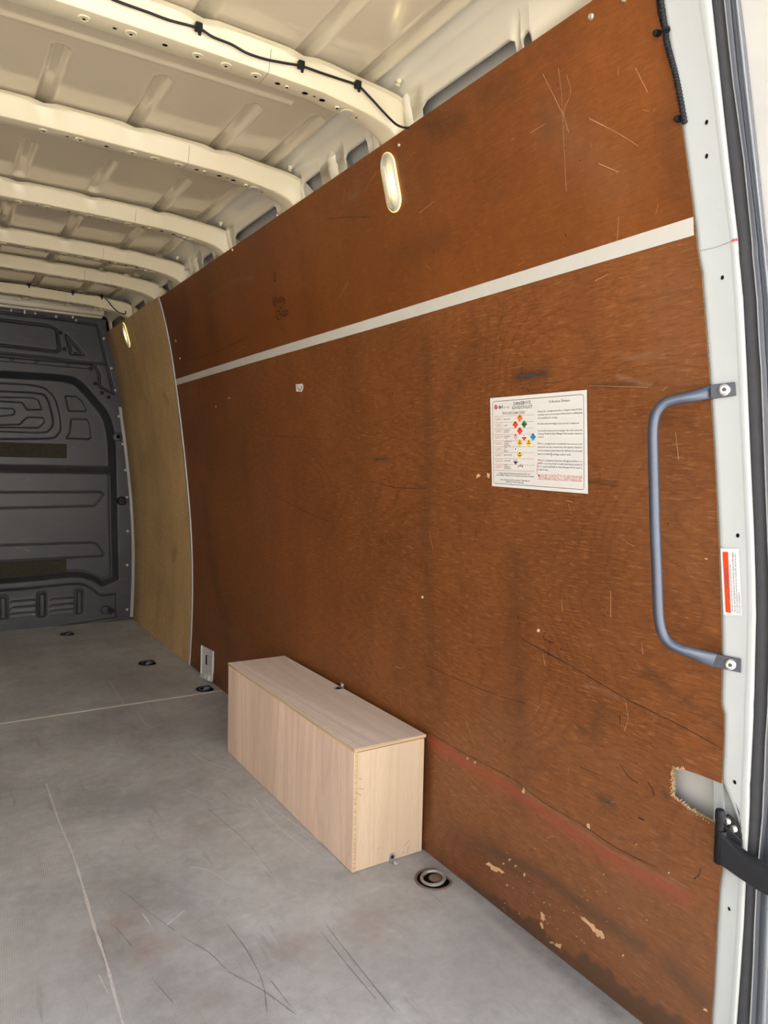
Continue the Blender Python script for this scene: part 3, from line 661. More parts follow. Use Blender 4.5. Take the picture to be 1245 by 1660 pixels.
# ------------------------------------------------------------------ SETTING: bulkhead (wall_back)
wb = empty('wall_back'); wb['kind']='structure'
YB=4.72
def bz(*q): return [tuple(on(x,y,'y',YB)[[0,2]]) for x,y in q]
def sdpoly(X,Z,pts,closed=True):
    d=np.full(X.shape,9.); ins=np.zeros(X.shape,bool); n=len(pts)
    for i in range(n if closed else n-1):
        p,q=pts[i],pts[(i+1)%n]; dd,_=segd(X,Z,p,q); d=np.minimum(d,dd)
        if closed:
            c=((p[1]>Z)!=(q[1]>Z)); xx=(q[0]-p[0])*(Z-p[1])/((q[1]-p[1]) if abs(q[1]-p[1])>1e-9 else 1e-9)+p[0]; ins^=(c&(X<xx))
    return np.where(ins,-d,d) if closed else d
def bulkhead():
    xs=np.linspace(XC,1.092,300); zs_=np.linspace(0,1.85,560); X,Z=np.meshgrid(xs,zs_); H=np.zeros_like(X)
    def q2(*q): return [tuple(p) for p in smoothpath([np.array(v) for v in bz(*q)],5)]
    # large dish: floor recessed behind the frame
    dish=[(-.5,bz((0,600))[0][1])]+q2((0,600),(70,604),(110,608),(132,617),(158,645),(178,672),(187,705),(190,760),(192,860),(194,938))+[(bz((194,938))[0][0],bz((150,944))[0][1])]+q2((165,953),(150,944),(125,937),(60,943),(0,948))+[(-.5,bz((0,948))[0][1])]
    d=sdpoly(X,Z,dish); H-= .085*sm(0,.040,-d)
    # shelf fold across the dish
    zf=bz((0,760))[0][1]; H+= .035*sm(zf+.03,zf-.03,Z)*sm(0,.05,-d)
    # lower vent panel sits between
    low=[(-.5,bz((0,955))[0][1])]+q2((0,955),(60,950),(125,944),(150,952),(165,962),(190,960))+bz((191,1003))+[(-.5,-.1)]
    d2=sdpoly(X,Z,low); H-=.012*sm(0,.02,-d2)
    g=lambda pts,closed,w=.0045,dep=.009: -dep*np.exp(-(np.abs(sdpoly(X,Z,pts,closed))/w)**2)
    H+=g([(-.5,bz((0,518))[0][1])]+bz((0,518),(82,528),(92,534),(97,566),(92,570),(0,559))+[(-.5,bz((0,559))[0][1])],True,.006,.012)
    H+=g(bz((108,544),(135,574),(116,573)),True,.006,.012)
    H+=g(bz((-60,567),(0,572),(80,580),(147,589),(173,590)),False,.005,.009)
    H+=g(bz((0,506),(100,517),(157,527),(160,532),(173,590),(185,638),(161,625),(161,605),(154,592)),False,.006,.010)
    bar=bz((0,578),(150,591),(146,599),(0,586)); H+=.006*sm(.0,.006,-sdpoly(X,Z,[(-.5,bar[0][1])]+bar+[(-.5,bar[-1][1])])) 
    ring=lambda *q:[(-.5,bz(q[0])[0][1])]+q2(*q)+[(-.5,bz(q[-1])[0][1])]
    r1=ring((0,617),(62,622),(85,633),(97,652),(104,690),(98,705),(82,712),(0,713)); dd=sdpoly(X,Z,r1); H+=-.010*sm(0,.012,-dd)
    r2=ring((0,631),(60,634),(80,643),(91,682),(85,697),(70,702),(0,700)); dd=sdpoly(X,Z,r2); H+=.008*sm(0,.010,-dd)
    for L in (ring((0,641),(58,642),(70,652),(73,664))+[], ): pass
    lobes=[bz((0,641),(55,642),(66,646),(73,664),(46,664),(38,652),(0,650)),bz((0,687),(34,686),(42,678),(48,674),(74,675),(77,684),(66,694),(0,693)),bz((0,659),(24,660),(28,665),(26,672),(0,675))]
    for l in lobes:
        l=[(-.5,l[0][1])]+l+[(-.5,l[-1][1])]; dd=sdpoly(X,Z,l); H+=-.008*sm(0,.008,-dd)
    for l in (bz((108,639),(128,640),(138,648),(145,662),(144,667),(114,666)),bz((118,677),(146,678),(150,684),(153,708),(149,713),(109,711),(116,700))):
        dd=sdpoly(X,Z,l); H+=-.009*sm(0,.009,-dd)
    for l in (bz((0,799),(166,798),(171,802),(160,818),(155,821),(0,825)),bz((0,886),(155,881),(161,884),(171,898),(170,903),(0,912))):
        H+=g([(-.5,l[0][1])]+l+[(-.5,l[-1][1])],True,.0035,.007)
    # raised vertical bars and louvres
    for (x0,x1,y0,y1) in [(-2,12,968,1005),(62,75,962,1001),(123,135,958,996)]:
        a=bz((x0,y0))[0]; b=bz((x1,y1))[0]; cx=(a[0]+b[0])/2; w=(b[0]-a[0])/2
        dd=np.hypot(np.maximum(np.abs(X-cx)-w+.012,0),np.maximum(np.abs(Z-(a[1]+b[1])/2)-(a[1]-b[1])/2+.012,0))-.012
        H+=.016*sm(0,.013,-dd)-.006*np.exp(-(dd/.006)**2)
    for x0,x1,ys_ in [(20,54,(976,986,996)),(84,116,(972,982,991))]:
        for yy in ys_:
            a=bz((x0,yy+1))[0]; b=bz((x1,yy-2))[0]; dd,_=segd(X,Z,a,b); H+=np.where(Z>(a[1]+b[1])/2,.010,-.004)*np.exp(-(dd/.008)**2)
    c=bz((172,990))[0]; dd=np.hypot(X-c[0],Z-c[1]); H+=-.009*np.exp(-((dd-.022)/.004)**2)
    Y=YB-H
    half=np.stack([X,Y,Z],-1); full=np.concatenate([np.stack([2*XC-X[:,::-1],Y[:,::-1],Z[:,::-1]],-1)[:,:-1],half],1)
    # follow the body's curved side
    lim=(wx(np.clip(Z,0,1.8))+.012)
    f=np.concatenate([(2*XC-X[:,::-1])[:,:-1],X],1); L=np.concatenate([lim[:,::-1][:,:-1],lim],1)
    full[...,0]=np.clip(f,2*XC-L,L)
    return full
o=tag(grid('moulded_panel',bulkhead(),'bulk',wb,True),'dark grey moulded bulkhead with grooves and rings')
for (q,nm) in (((0,716),(112,743)),'a'),(((0,913),(110,936)),'b'):
    a=on(*q[0],'y',YB); b=on(*q[1],'y',YB); y=YB+.085 if nm=='a' else YB+.050
    MB().box(2*XC-.70,b[0],y-.003,y+.012,b[2],a[2]).build('felt_strip','felt',wb,bev=.002)
for (x,y) in [(18,503),(57,508),(91,513),(123,519),(170,549),(181,597),(188,633),(193,675),(199,720),(203,762),(206,806),(207,861),(206,916),(206,988)]:
    p=on(x,y,'y',YB-.002); p[0]=min(p[0],float(wx(p[2]))-.022); MB().lathe(p,(0,-1,0),[(.008,0),(.008,.002),(.005,.005),(.001,.006)],10).build('screw','alu',wb,True)
for (x,y) in [(98,540),(104,566),(19,582),(59,586),(109,592),(147,598),(154,622),(176,644),(165,637)]:
    p=on(x,y,'y',YB-.003); MB().lathe(p,(0,-1,0),[(.012,0),(.012,.003),(.006,.004),(.005,.001)],12).build('screw','blk',wb,True)
p=on(197,812,'y',YB-.0); MB().lathe(p,(0,-1,0),[(.028,-.03),(.028,.012),(.022,.02),(.006,.022)],18).build('cap','blk',wb,True)
p=on(191,708,'y',YB-.0); MB().lathe(p,(0,-1,0),[(.03,-.03),(.03,.006),(.026,.009),(.012,.009),(.010,.002)],18).build('lug','bulk',wb,True)
hole_disc_p=mesh('hole',[(p[0]+.010*math.cos(t),p[1]-.0095,p[2]+.010*math.sin(t)) for t in np.linspace(0,6.283,13)[:-1]],[tuple(range(12))],'black',wb)
p=on(178,990,'y',YB-.0); MB().prism([p+[0,0,.022],p+[.035,0,.004],p+[.035,0,-.006],p+[-.004,0,-.024],p+[-.004,0,.02]],(0,-.012,0)).build('drain_clip','blk',wb)
# white post between bulkhead and pale sheet
Pg=np.zeros((40,4,3))
for i,z in enumerate(np.linspace(0.02,1.33,40)):
    w=.004+.016*math.sin(math.pi*min(1,max(0,(z)/1.5)))**.7
    for j,(dx,dy) in enumerate([(-.019,.002),(-.018,-.004),(-.003,-.006),(.002,0)]): Pg[i,j]=(wx(z)+dx,4.712+dy,z)
tag(grid('white_post',Pg,'pillar',wb,True),'narrow white body post')
MB().box(-.85,1.15,4.83,4.86,-.05,2.0).build('cab_wall','black',wb)
for x,y in [(118,508),(40,500)]:
    p=on(x,y,'y',4.69); MB().box(p[0]-.004,p[0]+.004,4.685,4.70,p[2]-.03,p[2]+.02).build('clip','paint',wb)

# ------------------------------------------------------------------ SETTING: door pillar
E_=np.array([.545,-.839,0]); E_/=np.linalg.norm(E_); NN=np.array([-E_[1]*-1,0,0]); NN=np.array([-.839,-.545,0]); NN/=np.linalg.norm(NN)
def rowframe(py,left):
    A=wall(reg.get(py,left),py,.004); return A
piv=[]; seal=[]; lip=[]; fl_=[]; door=[]
for (py,a,r,b,s,g,p) in ROW:
    A=rowframe(py,a); Q=lambda px,off=0:onp(px,py,A+NN*off,NN)
    piv.append([Q(a)-NN*.045+E_*.004,Q(a)-NN*.006,Q(a,0)-NN*.0015+E_*.0012,Q(a+3),Q(a+8,.0012),Q(r-2,.0012),Q(r,.002),Q((r+b)/2,.0045),Q(b-1.5,.002),Q(b,-.003),Q(b,-.02)-NN*.01])
    seal.append([Q(b-2,-.010),Q(b,-.006),Q(b+2,-.004),Q((b+s)/2,-.003),Q(s-3,-.004),Q(s-2.2,.000)])
    lip.append([Q(s-2.4,-.001),Q(s-1.5,.001),Q(s,-.002),Q(s+.5,-.02)])
    w=p-g; c=[]
    c.append(Q(s-1,-.03)); c.append(Q(g-1,-.034))
    for t in np.linspace(0,1,9): c.append(Q(g+w*t,-.034+.016*math.sin(math.pi*t*.85)))
    c.append(Q(p+2,-.10)); fl_.append(c)
    D0=onp(p-4,py,A-NN*.10,NN); od=np.array([.80,-.60,0])
    prof=[(0,0),(.012,.006),(.035,.008),(.042,.0),(.048,.0),(.085,.012),(.092,.004),(.11,.004),(.30,.012),(.62,.012)]
    door.append([D0+od*u+NN*h for u,h in prof])
trim=empty('trim_1',(1.09,.68,0)); trim['kind']='structure'
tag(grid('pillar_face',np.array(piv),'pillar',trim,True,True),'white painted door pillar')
def holey(px,py,w,h,nm='hole',mat='black',rot=0):
    A=rowframe(py,float(np.interp(py,[R[0] for R in ROW],[reg.get(R[0],R[1]) for R in ROW])))
    n=14; return [onp(px+w*math.cos(2*math.pi*k/n)*math.cos(rot)-h*math.sin(2*math.pi*k/n)*math.sin(rot),py+w*math.cos(2*math.pi*k/n)*math.sin(rot)+h*math.sin(2*math.pi*k/n)*math.cos(rot),A+NN*.0022,NN) for k in range(n)]
for px,py,w,h,ro in [(1145.5,198,2.4,4.3,.3),(1145.5,253,2.4,4.3,.3),(1171,450,2.5,3.8,.3),(1196,868,2.7,3.6,0),(1191,1268,2.3,3.8,-.5),(1182,1473.5,1.8,3.6,-.4)]:
    mesh('hole',holey(px,py,w,h,rot=ro),[tuple(range(14))],'black',trim)
def onpil(px,py,off=.0025):
    A=rowframe(py,float(np.interp(py,[R[0] for R in ROW],[reg.get(R[0],R[1]) for R in ROW]))); return onp(px,py,A+NN*off,NN)
MB().ribbon([onpil(1132,407,.002),onpil(1160,401,.002),onpil(1184,392,.0025)],.0012,NN).build('weld_line','rubber_edge',trim)
m=MB(); m.ribbon([onpil(1186,390.5,.0045),onpil(1190,389,.0058),onpil(1196,388.5,.005)],.003,NN); m.ribbon([onpil(1193,386,.006),onpil(1195,391,.006)],.0015,NN); m.build('red_mark','penred',trim)
m=MB()
for x,y in [(1148,553),(1149,560),(1150,564),(1150,575),(1149,578),(1153,588),(1170,339),(1134,356)]:
    m.prism([onpil(x-.6,y-1),onpil(x+.6,y-.6),onpil(x+.5,y+1.2),onpil(x-.5,y+.8)],NN*.0003)
m.build('paint_chips','inkg',trim)
tag(grid('door_seal',np.array(seal),'rubber',trim,True,True),'dark rubber door seal')
grid('seal_lip',np.array(lip),'rubber_edge',trim,True,True)
tag(grid('body_flange',np.array(fl_),'gloss',trim,True,True),'glossy grey outer body flange')
# inner return behind the notch of the pillar
m=MB(); m.prism([onpil(1165,1262,-.02),onpil(1206,1262,-.02),onpil(1206,1400,-.02),onpil(1165,1400,-.02)],-NN*.004); m.build('latch_recess','pillar',trim)
settle(trim)
dr=empty('door_1',(1.3,.4,0)); dr['kind']='structure'
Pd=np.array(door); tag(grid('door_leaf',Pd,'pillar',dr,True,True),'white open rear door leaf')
m=MB(); m.prism([Pd[0,0],Pd[0,-1],Pd[-1,-1],Pd[-1,0]],-NN*.03); m.build('door_back','pillar',dr)
settle(dr)

# ------------------------------------------------------------------ ground outside
gr=MB().box(-60,60,-60,60,-.72,-.68).build('ground','concrete'); gr['kind']='structure'
M['bounce_wall_mat'] = plain('cream bounce wall',(.66,.645,.62),.9,0,.08,2)
bw=MB().box(-14,16,-8.3,-8.0,-.68,5.5).build('bounce_wall','bounce_wall_mat'); bw['kind']='structure'   # unseen wall behind the camera, added to bounce sunlight into the van

# ================================================================== THINGS
# --- plywood box
bx=tag(empty('plywood_box',(.975,1.95,0)),'pale plywood box with a lid on the floor against the wall','box')
X0,X1,Y0,Y1,H0=.871,1.080,1.508,2.388,.3035; T=.009
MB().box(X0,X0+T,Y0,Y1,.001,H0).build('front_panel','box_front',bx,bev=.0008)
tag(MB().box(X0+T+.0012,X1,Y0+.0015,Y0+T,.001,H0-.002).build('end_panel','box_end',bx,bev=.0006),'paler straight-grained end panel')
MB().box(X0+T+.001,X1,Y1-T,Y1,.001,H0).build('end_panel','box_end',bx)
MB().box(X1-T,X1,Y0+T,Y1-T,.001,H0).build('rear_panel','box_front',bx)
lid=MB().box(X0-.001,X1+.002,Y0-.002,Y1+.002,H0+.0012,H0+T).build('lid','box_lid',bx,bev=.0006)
MB().box(X0-.0013,X1+.0022,Y0-.0026,Y0-.002,H0+.0015,H0+T-.0006).build('lid_edge','edge',lid)
MB().box(X0-.0016,X0-.001,Y0-.002,Y1+.002,H0+.0015,H0+T-.0006).build('lid_edge','edge',lid)
MB().box(X0+.001,X0+T-.0005,Y0-.0006,Y0,.002,H0-.0005).build('panel_edge','edge',bx)
m=MB()
for a,b in [((431,1125),(434,1132)),((430,1127),(431,1133))]:
    P=[on(*a,'x',X0-.0008),on(*b,'x',X0-.0008)]; m.ribbon(P,.0012,np.array([-1,0,0.]))
m.build('scratch','tape',bx)
m=MB()
for a,b in [((582,1262),(588,1263)),((582,1278),(590,1280)),((578,1285),(586,1290)),((612,1378),(616,1373)),((655,1372),(664,1362)),((652,1385),(655,1378)),((660,1384),(662,1372))]:
    P=[on(*a,'y',Y0+.0009),on(*b,'y',Y0+.0009)]; m.ribbon(P,.0012,np.array([0,-1.,0]))
m.build('scuffs','scuff_dark',bx)['kind']='stuff'
settle(bx)
# --- angle brackets
def bracket(c,loc,label,s=1):
    r=tag(empty('angle_bracket',loc),label,'bracket','small zinc angle brackets on the plywood box')
    return r
br=bracket(None,(.985,1.49,0),'small zinc angle bracket at the foot of the box end')
p=on(635,1393,'y',Y0); n=16
pts=[(p[0]+.008*math.cos(t),Y0+.0005,max(.002,p[2]+.002+.011*math.sin(t))) for t in np.linspace(0,math.pi,9)]+[(p[0]-.008,Y0+.0005,.002),(p[0]+.008,Y0+.0005,.002)][::1]
m=MB(); m.prism([(p[0]-.008,Y0,.001),(p[0]+.008,Y0,.001)]+[(p[0]+.008*math.cos(t),Y0,.012+.009*math.sin(t)) for t in np.linspace(0,math.pi,9)],(0,-.002,0)); m.build('upright_leaf','zinc',br)
m=MB(); m.prism([(p[0]-.008,Y0,.001),(p[0]+.008,Y0,.001)]+[(p[0]+.008*math.cos(t),Y0-.016-.009*math.sin(t),.001) for t in np.linspace(0,math.pi,9)],(0,0,.002)); m.build('floor_leaf','zinc',br)
MB().lathe((p[0],Y0-.002,.012),(0,-1,0),[(.0045,0),(.0045,.0015),(.003,.003),(.001,.003)],12).build('screw','blk',br,True)
MB().lathe((p[0]+.001,Y0-.016,.003),(0,0,1),[(.0045,0),(.0045,.0012),(.003,.0025),(.001,.0025)],12).build('screw','bolt',br,True)
settle(br)
p=on(557,1114,'z',.316); p[0]=min(p[0],1.076)
br=bracket(None,(p[0],p[1],H0+T),'small metal angle bracket on top of the box lid by the wall')
z0=H0+T
m=MB(); m.box(p[0]-.022,p[0]+.002,p[1]-.009,p[1]+.009,z0,z0+.002); m.build('lid_leaf','zinc',br)
m=MB(); m.box(p[0]+.000,p[0]+.003,p[1]-.009,p[1]+.009,z0,z0+.017); m.build('upright_leaf','zinc',br)
MB().lathe((p[0]-.012,p[1],z0+.002),(0,0,1),[(.006,0),(.006,.003),(.002,.004)],10).build('screw','blk',br,True)
MB().lathe((p[0],p[1],z0+.011),(-1,0,0),[(.004,0),(.004,.002),(.001,.003)],10).build('screw','bolt',br,True)
settle(br)

# --- grab handle
A=rowframe(740,1160)
HP=lambda x,y,off=.012:onp(x,y,A+NN*off,NN)
gh=tag(empty('grab_handle',HP(1062,850)),'blue-grey tubular steel grab handle bolted to the white door pillar','handle')
cen=[(1158,634.5),(1150,635.5),(1138,639),(1120,643),(1104,646),(1090,649),(1077,654),(1067,664),(1061,678),(1058.5,700),(1059,740),(1060.5,800),(1062,860),(1065,930),(1067,985),(1069.5,1010),(1075,1029),(1084,1041),(1098,1050),(1115,1056),(1135,1063),(1150,1068),(1158,1071)]
offs=[.004,.0045,.008,.012]+[.014]*15+[.012,.008,.0045,.004]
P=[HP(x,y,o) for (x,y),o in zip(cen,offs)]; P=smoothpath(P,4)
m=MB(); seg=14; v=[];f=[];n=len(P)
for i,p in enumerate(P):
    t=P[min(i+1,n-1)]-P[max(i-1,0)]; t/=np.linalg.norm(t); nn=NN-t*np.dot(NN,t); nn/=np.linalg.norm(nn); a=np.cross(t,nn)
    e=min(i,n-1-i)/14.; fl=max(0,1-e); ra=.0083+.0035*fl; rb=.0083-.0060*fl
    for k in range(seg):
        th=2*math.pi*k/seg; v.append(p+a*ra*math.cos(th)+nn*rb*math.sin(th))
for i in range(n-1):
    for k in range(seg): f.append((i*seg+k,i*seg+(k+1)%seg,(i+1)*seg+(k+1)%seg,(i+1)*seg+k))
m.add(v,f); m.build('tube','steel',gh,True)
for q,c in [([(1151,624),(1192,619),(1193.5,641),(1152,647)],(1174,632)),([(1151,1058),(1201.5,1069),(1201.5,1091),(1151,1080)],(1183.5,1077))]:
    m=MB(); m.prism([onpil(x,y,.0065) for x,y in q],-NN*.004); o=m.build('end_plate','steel_dark',gh,bev=.0008)
    bc=onpil(*c,.0068); MB().lathe(bc,NN,[(.0095,0),(.0095,.0008),(.008,.0035),(.0055,.0048),(.0035,.0050)],20).build('bolt','bolt',gh,True)
    MB().lathe(bc+NN*.0051,NN,[(.0036,0),(.0030,.0001)],6).build('bolt_socket','steel_dark',gh)
settle(gh)

# --- interior lamps
def capsule(h,w,n=12):
    pts=[]; r=w; 
    for k in range(n+1): t=math.pi*k/n; pts.append((r*math.cos(t),h-r*1.0+r*math.sin(t)))
    for k in range(n+1): t=math.pi+math.pi*k/n; pts.append((r*math.cos(t),-h+r*1.0+r*math.sin(t)))
    return pts
def lens_mat():
    m,nt,b=new_mat('lit lamp lens')
    tc=nt.nodes.new('ShaderNodeTexCoord'); mp=nt.nodes.new('ShaderNodeMapping'); mp.inputs['Location'].default_value=(0,.016,.003); mp.inputs['Scale'].default_value=(0,1,.45)
    nt.links.new(tc.outputs['Object'],mp.inputs[0]); ln=N(nt,'ShaderNodeVectorMath',operation='LENGTH'); nt.links.new(mp.outputs[0],ln.inputs[0])
    g=ramp(nt,math_(nt,'MULTIPLY',ln.outputs['Value'],40),[(0,1),(.28,.7),(.45,.13),(.75,.05),(1,0)])
    nt.links.new(math_(nt,'MULTIPLY',g,3.2),b.inputs['Emission Strength']); b.inputs['Emission Color'].default_value=(1,.78,.30,1)
    b.inputs['Base Color'].default_value=(.55,.50,.40,1); b.inputs['Roughness'].default_value=.15
    return m
M['lens']=lens_mat()
def rim_mat():
    m,nt,b=new_mat('translucent lamp rim'); b.inputs['Base Color'].default_value=(.8,.65,.3,1); b.inputs['Roughness'].default_value=.3
    nz=noise(nt,coords(nt),60,2); nt.links.new(ramp(nt,nz,[(0,.5),(1,1.1)]),b.inputs['Emission Strength']); b.inputs['Emission Color'].default_value=(1,.72,.22,1); return m
M['lamprim']=rim_mat()
def lamp(y,z,label,power):
    n=wnorm(z); upv=np.array([-n[2]*-1,0,0]); upv=np.cross(np.array([0,1.,0]),n); upv=upv if upv[2]>0 else -upv
    c=np.array([wx(z),y,z]); r=tag(empty('interior_lamp',c),label,'lamp','lit oval interior lamps on the side wall')
    def loop(h,w,d,sh=0.): return [np.array([0,1.,0])*(a-sh)+upv*b+n*d for a,b in capsule(h,w)]
    def shell(name,loops,mat,cap=True,par=r):
        v=[p for L in loops for p in L]; k=len(loops[0]); f=[(i*k+j,i*k+(j+1)%k,(i+1)*k+(j+1)%k,(i+1)*k+j) for i in range(len(loops)-1) for j in range(k)]
        if cap: f.append(tuple(range((len(loops)-1)*k,len(loops)*k)))
        o=mesh(name,v,f,mat,par,True)
        try: o.data.set_sharp_from_angle(angle=.6)
        except Exception: pass
        return o
    H_=.068
    shell('rim',[loop(H_,.030,.0005),loop(H_,.030,.004),loop(H_-.002,.028,.005)],'lamprim')
    shell('housing',[loop(H_-.001,.0285,.004,.0005),loop(H_-.003,.0262,.0075,.002),loop(H_-.006,.0222,.0092,.005)],'lampgrey',False)
    L=[loop(H_-.006,.0222,.0091,.005)]
    for k in range(7):
        t=k/7; h=(H_-.007)-.030*t*.9; w=.0212-.0192*t; dd=.0098+.0025*t
        L+= [loop(h,w,dd,.005),loop(h-.0010,w-.0009,dd+.0016,.005),loop(h-.0022,w-.0017,dd+.0002,.005)]
    shell('lens',L,'lens')
    return r
    ld=bpy.data.lights.new('lamp_light','POINT'); ld.energy=power; ld.color=(1,.70,.38); ld.shadow_soft_size=.02
    lo=bpy.data.objects.new('lamp_light',ld); COL.objects.link(lo); lo.parent=r; lo.location=tuple(n*.05)
    return r
lc=wall(633,298); 
lamp(1.531,1.681,'nearer lit oval lamp high on the red-brown upper sheet',LAMP_W)
p=wall(203.5,545); lamp(float(p[1])-.03,1.700,'farther lit oval lamp on the pale plywood sheet',LAMP_W)

# --- sign on the wall
C4=[wall(794.5,645.5,.002),wall(950.5,632,.002),wall(952.5,800.5,.002),wall(797.5,788,.002)]
sn=np.cross(C4[1]-C4[0],C4[3]-C4[0]); sn/=np.linalg.norm(sn); sn=sn if sn[0]<0 else -sn
sc_=sum(C4)/4
sg=tag(empty('notice_board',sc_),'white printed dangerous goods notice with coloured hazard diamonds on the red-brown wall','sign')
SP=lambda x,y,off=.0016: onp(x,y,sc_+sn*off,sn)
def Zs(X,Y): return 780+X/6.553,620+Y/6.553       # coordinates read off an enlargement
cor=[SP(794.5,645.5),SP(950.5,632),SP(952.5,800.5),SP(797.5,788)]
MB().prism(cor,-sn*.0012).build('board','sign',sg)
def text_obj(lines,mat,name,par,off=.0020,surf=None,bold=0):
    """lines: (string, left point px, right point px, cap height px)"""
    V=[];F=[]
    for s_,p0,p1,hpx in lines:
        cu=bpy.data.curves.new('t','FONT'); cu.body=s_; cu.size=1; cu.resolution_u=1; cu.offset=bold
        ob=bpy.data.objects.new('t',cu); me=bpy.data.meshes.new_from_object(ob)
        if len(me.vertices)==0: continue
        co=np.empty(len(me.vertices)*3); me.vertices.foreach_get('co',co); co=co.reshape(-1,3)
        w=co[:,0].max()-co[:,0].min(); co[:,0]-=co[:,0].min()
        a=surf(*p0,off); b=surf(*p1,off); ex=(b-a)
        dperp=np.array([p1[1]-p0[1],-(p1[0]-p0[0])],float); dperp/=np.linalg.norm(dperp)
        nrm=np.cross(surf(p0[0]+dperp[0]*5,p0[1]+dperp[1]*5,off)-a,ex); nrm/=np.linalg.norm(nrm)
        eh=surf(p0[0]+dperp[0]*hpx,p0[1]+dperp[1]*hpx,off)-a; L=np.linalg.norm(eh)
        ey=np.cross(ex,nrm); ey/=np.linalg.norm(ey); ey= ey if np.dot(ey,eh)>0 else -ey
        k=len(V); V+=[a+ex*(c[0]/w)+ey*L*(c[1]/.70) for c in co]; F+=[tuple(i+k for i in p.vertices) for p in me.polygons]
        bpy.data.objects.remove(ob); bpy.data.curves.remove(cu); bpy.data.meshes.remove(me)
    return mesh(name,V,F,mat,par)
def TL(s,x0,y0,x1,y1,h): return (s,Zs(x0,y0),Zs(x1,y1),h*1.35/6.553)
T_=lambda L,mat,name,bold=0:text_obj(L,mat,name,sg,.0020,SP,bold)
T_([TL('DANGEROUS',345,243,527,226,26)],'ink','heading',.012); T_([TL('GOODS POLICY',328,287,546,272,26)],'ink','heading',.012); T_([TL('Collection Drivers',716,216,944,203,21)],'ink','heading',.005)
T_([TL('dpd',182,276,228,274,28)],'ink','logo_name',.02); T_([TL('group',236,274,300,270,18)],'inkg','logo_group')
T_([TL('WE DO NOT CARRY ITEMS!',225,334,465,326,15)],'ink','subheading')
names=['EXPLOSIVE','GASES','FLAMMABLE|LIQUIDS','FLAMMABLE|SOLIDS','OXIDISING &|ORGANIC|PEROXIDES','TOXIC|OR|INFECT','RADIOACTIVE','CORROSIVE','OTHER|DANGEROUS|SUBSTANCES']
yr=[392,458,518,582,650,712,772,834,896]
L1=[];L2=[]
for i,(nme,y) in enumerate(zip(names,yr)):
    L1.append(TL('CLASS %d'%(i+1),147,y+12,228,y+10,22)); pp=nme.split('|')
    for j,w_ in enumerate(pp):
        yy=y+6+(j-(len(pp)-1)/2)*19; L2.append(TL(w_,243,yy,243+8.0*len(w_)-6,yy-1,10))
T_(L1,'inkredl','class_list'); T_(L2,'ink','class_names')
body=[('Any goods / consignments where a dangerous goods label',600,318,1072,292),('is missing must not be accepted without prior confirmation',600,352,1075,330),('of its suitability for carriage.',600,388,815,380),('No driver must knowingly accept any such consignment.',600,448,1045,440),('You should contact your line manager who will contact the',600,522,1075,516),('Company Health & Safety Manager if this member cannot be',600,554,1075,552),('reached.',600,587,665,587),('When a consignment is not labelled, but concerns are',600,658,1075,664),('expressed over the contents then this must be relayed to',600,693,1075,699),('your line manager / expert these who will take the necessary',600,730,1075,738),('action to confirm the package is safe to carry.',600,768,955,776),('Where a consignment has been damaged and there is a',600,835,1075,848),('known or perceived risk to health then the procedure in',600,868,1075,884),('the Occupational Health & Safety Manager (0161) must be',600,900,1075,918),('complied with.',600,932,712,938)]
T_([TL(s_,a,b,c,d,15) for s_,a,b,c,d in body],'ink','body_text')
T_([TL('WHERE THE ABOVE DIAMONDS ARE DISPLAYED ON A',190,972,525,984,11),TL('CONSIGNMENT PLEASE DO NOT PLACE IN THE DESPATCH AREA',160,990,560,1010,11),TL('FOR FURTHER ADVICE CONTACT THE HEALTH',205,1040,515,1056,11),TL('TRANSPORT SAFETY MANAGER',260,1062,452,1075,11)],'ink','footer_text')
T_([TL('IN DOUBT CONTACT YOUR LINE MANAGER',605,1004,1075,1022,22),TL('OR COMPANY HEALTH & SAFETY MANAGER.',605,1034,1072,1058,22)],'inkred','red_footer')
def sline(m,pts,w=.0006,off=.0020): m.ribbon([SP(*Zs(x,y),off) for x,y in pts],w,sn)
m=MB(); bpts=[(135,204),(610,165),(1065,128),(1082,134),(1088,150),(1090,640),(1092,1120),(1085,1135),(1070,1138),(600,1103),(150,1072),(137,1065),(133,1050),(125,640),(120,220),(135,204)]; sline(m,bpts,.0009); m.build('border_line','ink',sg)
m=MB()
for a,b in [(362,345),(428,415),(493,484),(553,549),(619,617),(683,683),(743,749),(807,814),(868,880),(932,946)]: sline(m,[(138,a),(562,b)],.0006)
m.build('table_rules','inkredl',sg)
m=MB(); sline(m,[(225,338),(462,330)],.0004); m.build('underline','ink',sg)
def diamond(x,y,mat,r=(31,42),off=.0023):
    P=[SP(*Zs(x+a*r[0],y+b*r[1]),off) for a,b in ((0,-1),(1,0),(0,1),(-1,0))]; mesh('hazard_diamond',P,[(0,1,2,3)],mat,sg); return P
def dot(m,x,y,rx,ry,off=.0027,n=8): m.add([SP(*Zs(x+rx*math.cos(2*math.pi*k/n),y+ry*math.sin(2*math.pi*k/n)),off) for k in range(n)],[tuple(range(n))])
blk=MB(); wh=MB()
diamond(410,377,'d_orange'); dot(blk,410,362,8,7); dot(blk,410,400,2,6)
diamond(363,448,'d_redd'); dot(blk,363,428,6,10); diamond(457,443,'d_green'); blk.add([SP(*Zs(x,y),.0027) for x,y in ((435,442),(478,438),(478,448),(435,450))],[(0,1,2,3)])
diamond(410,514,'d_redd'); dot(blk,410,495,6,10)
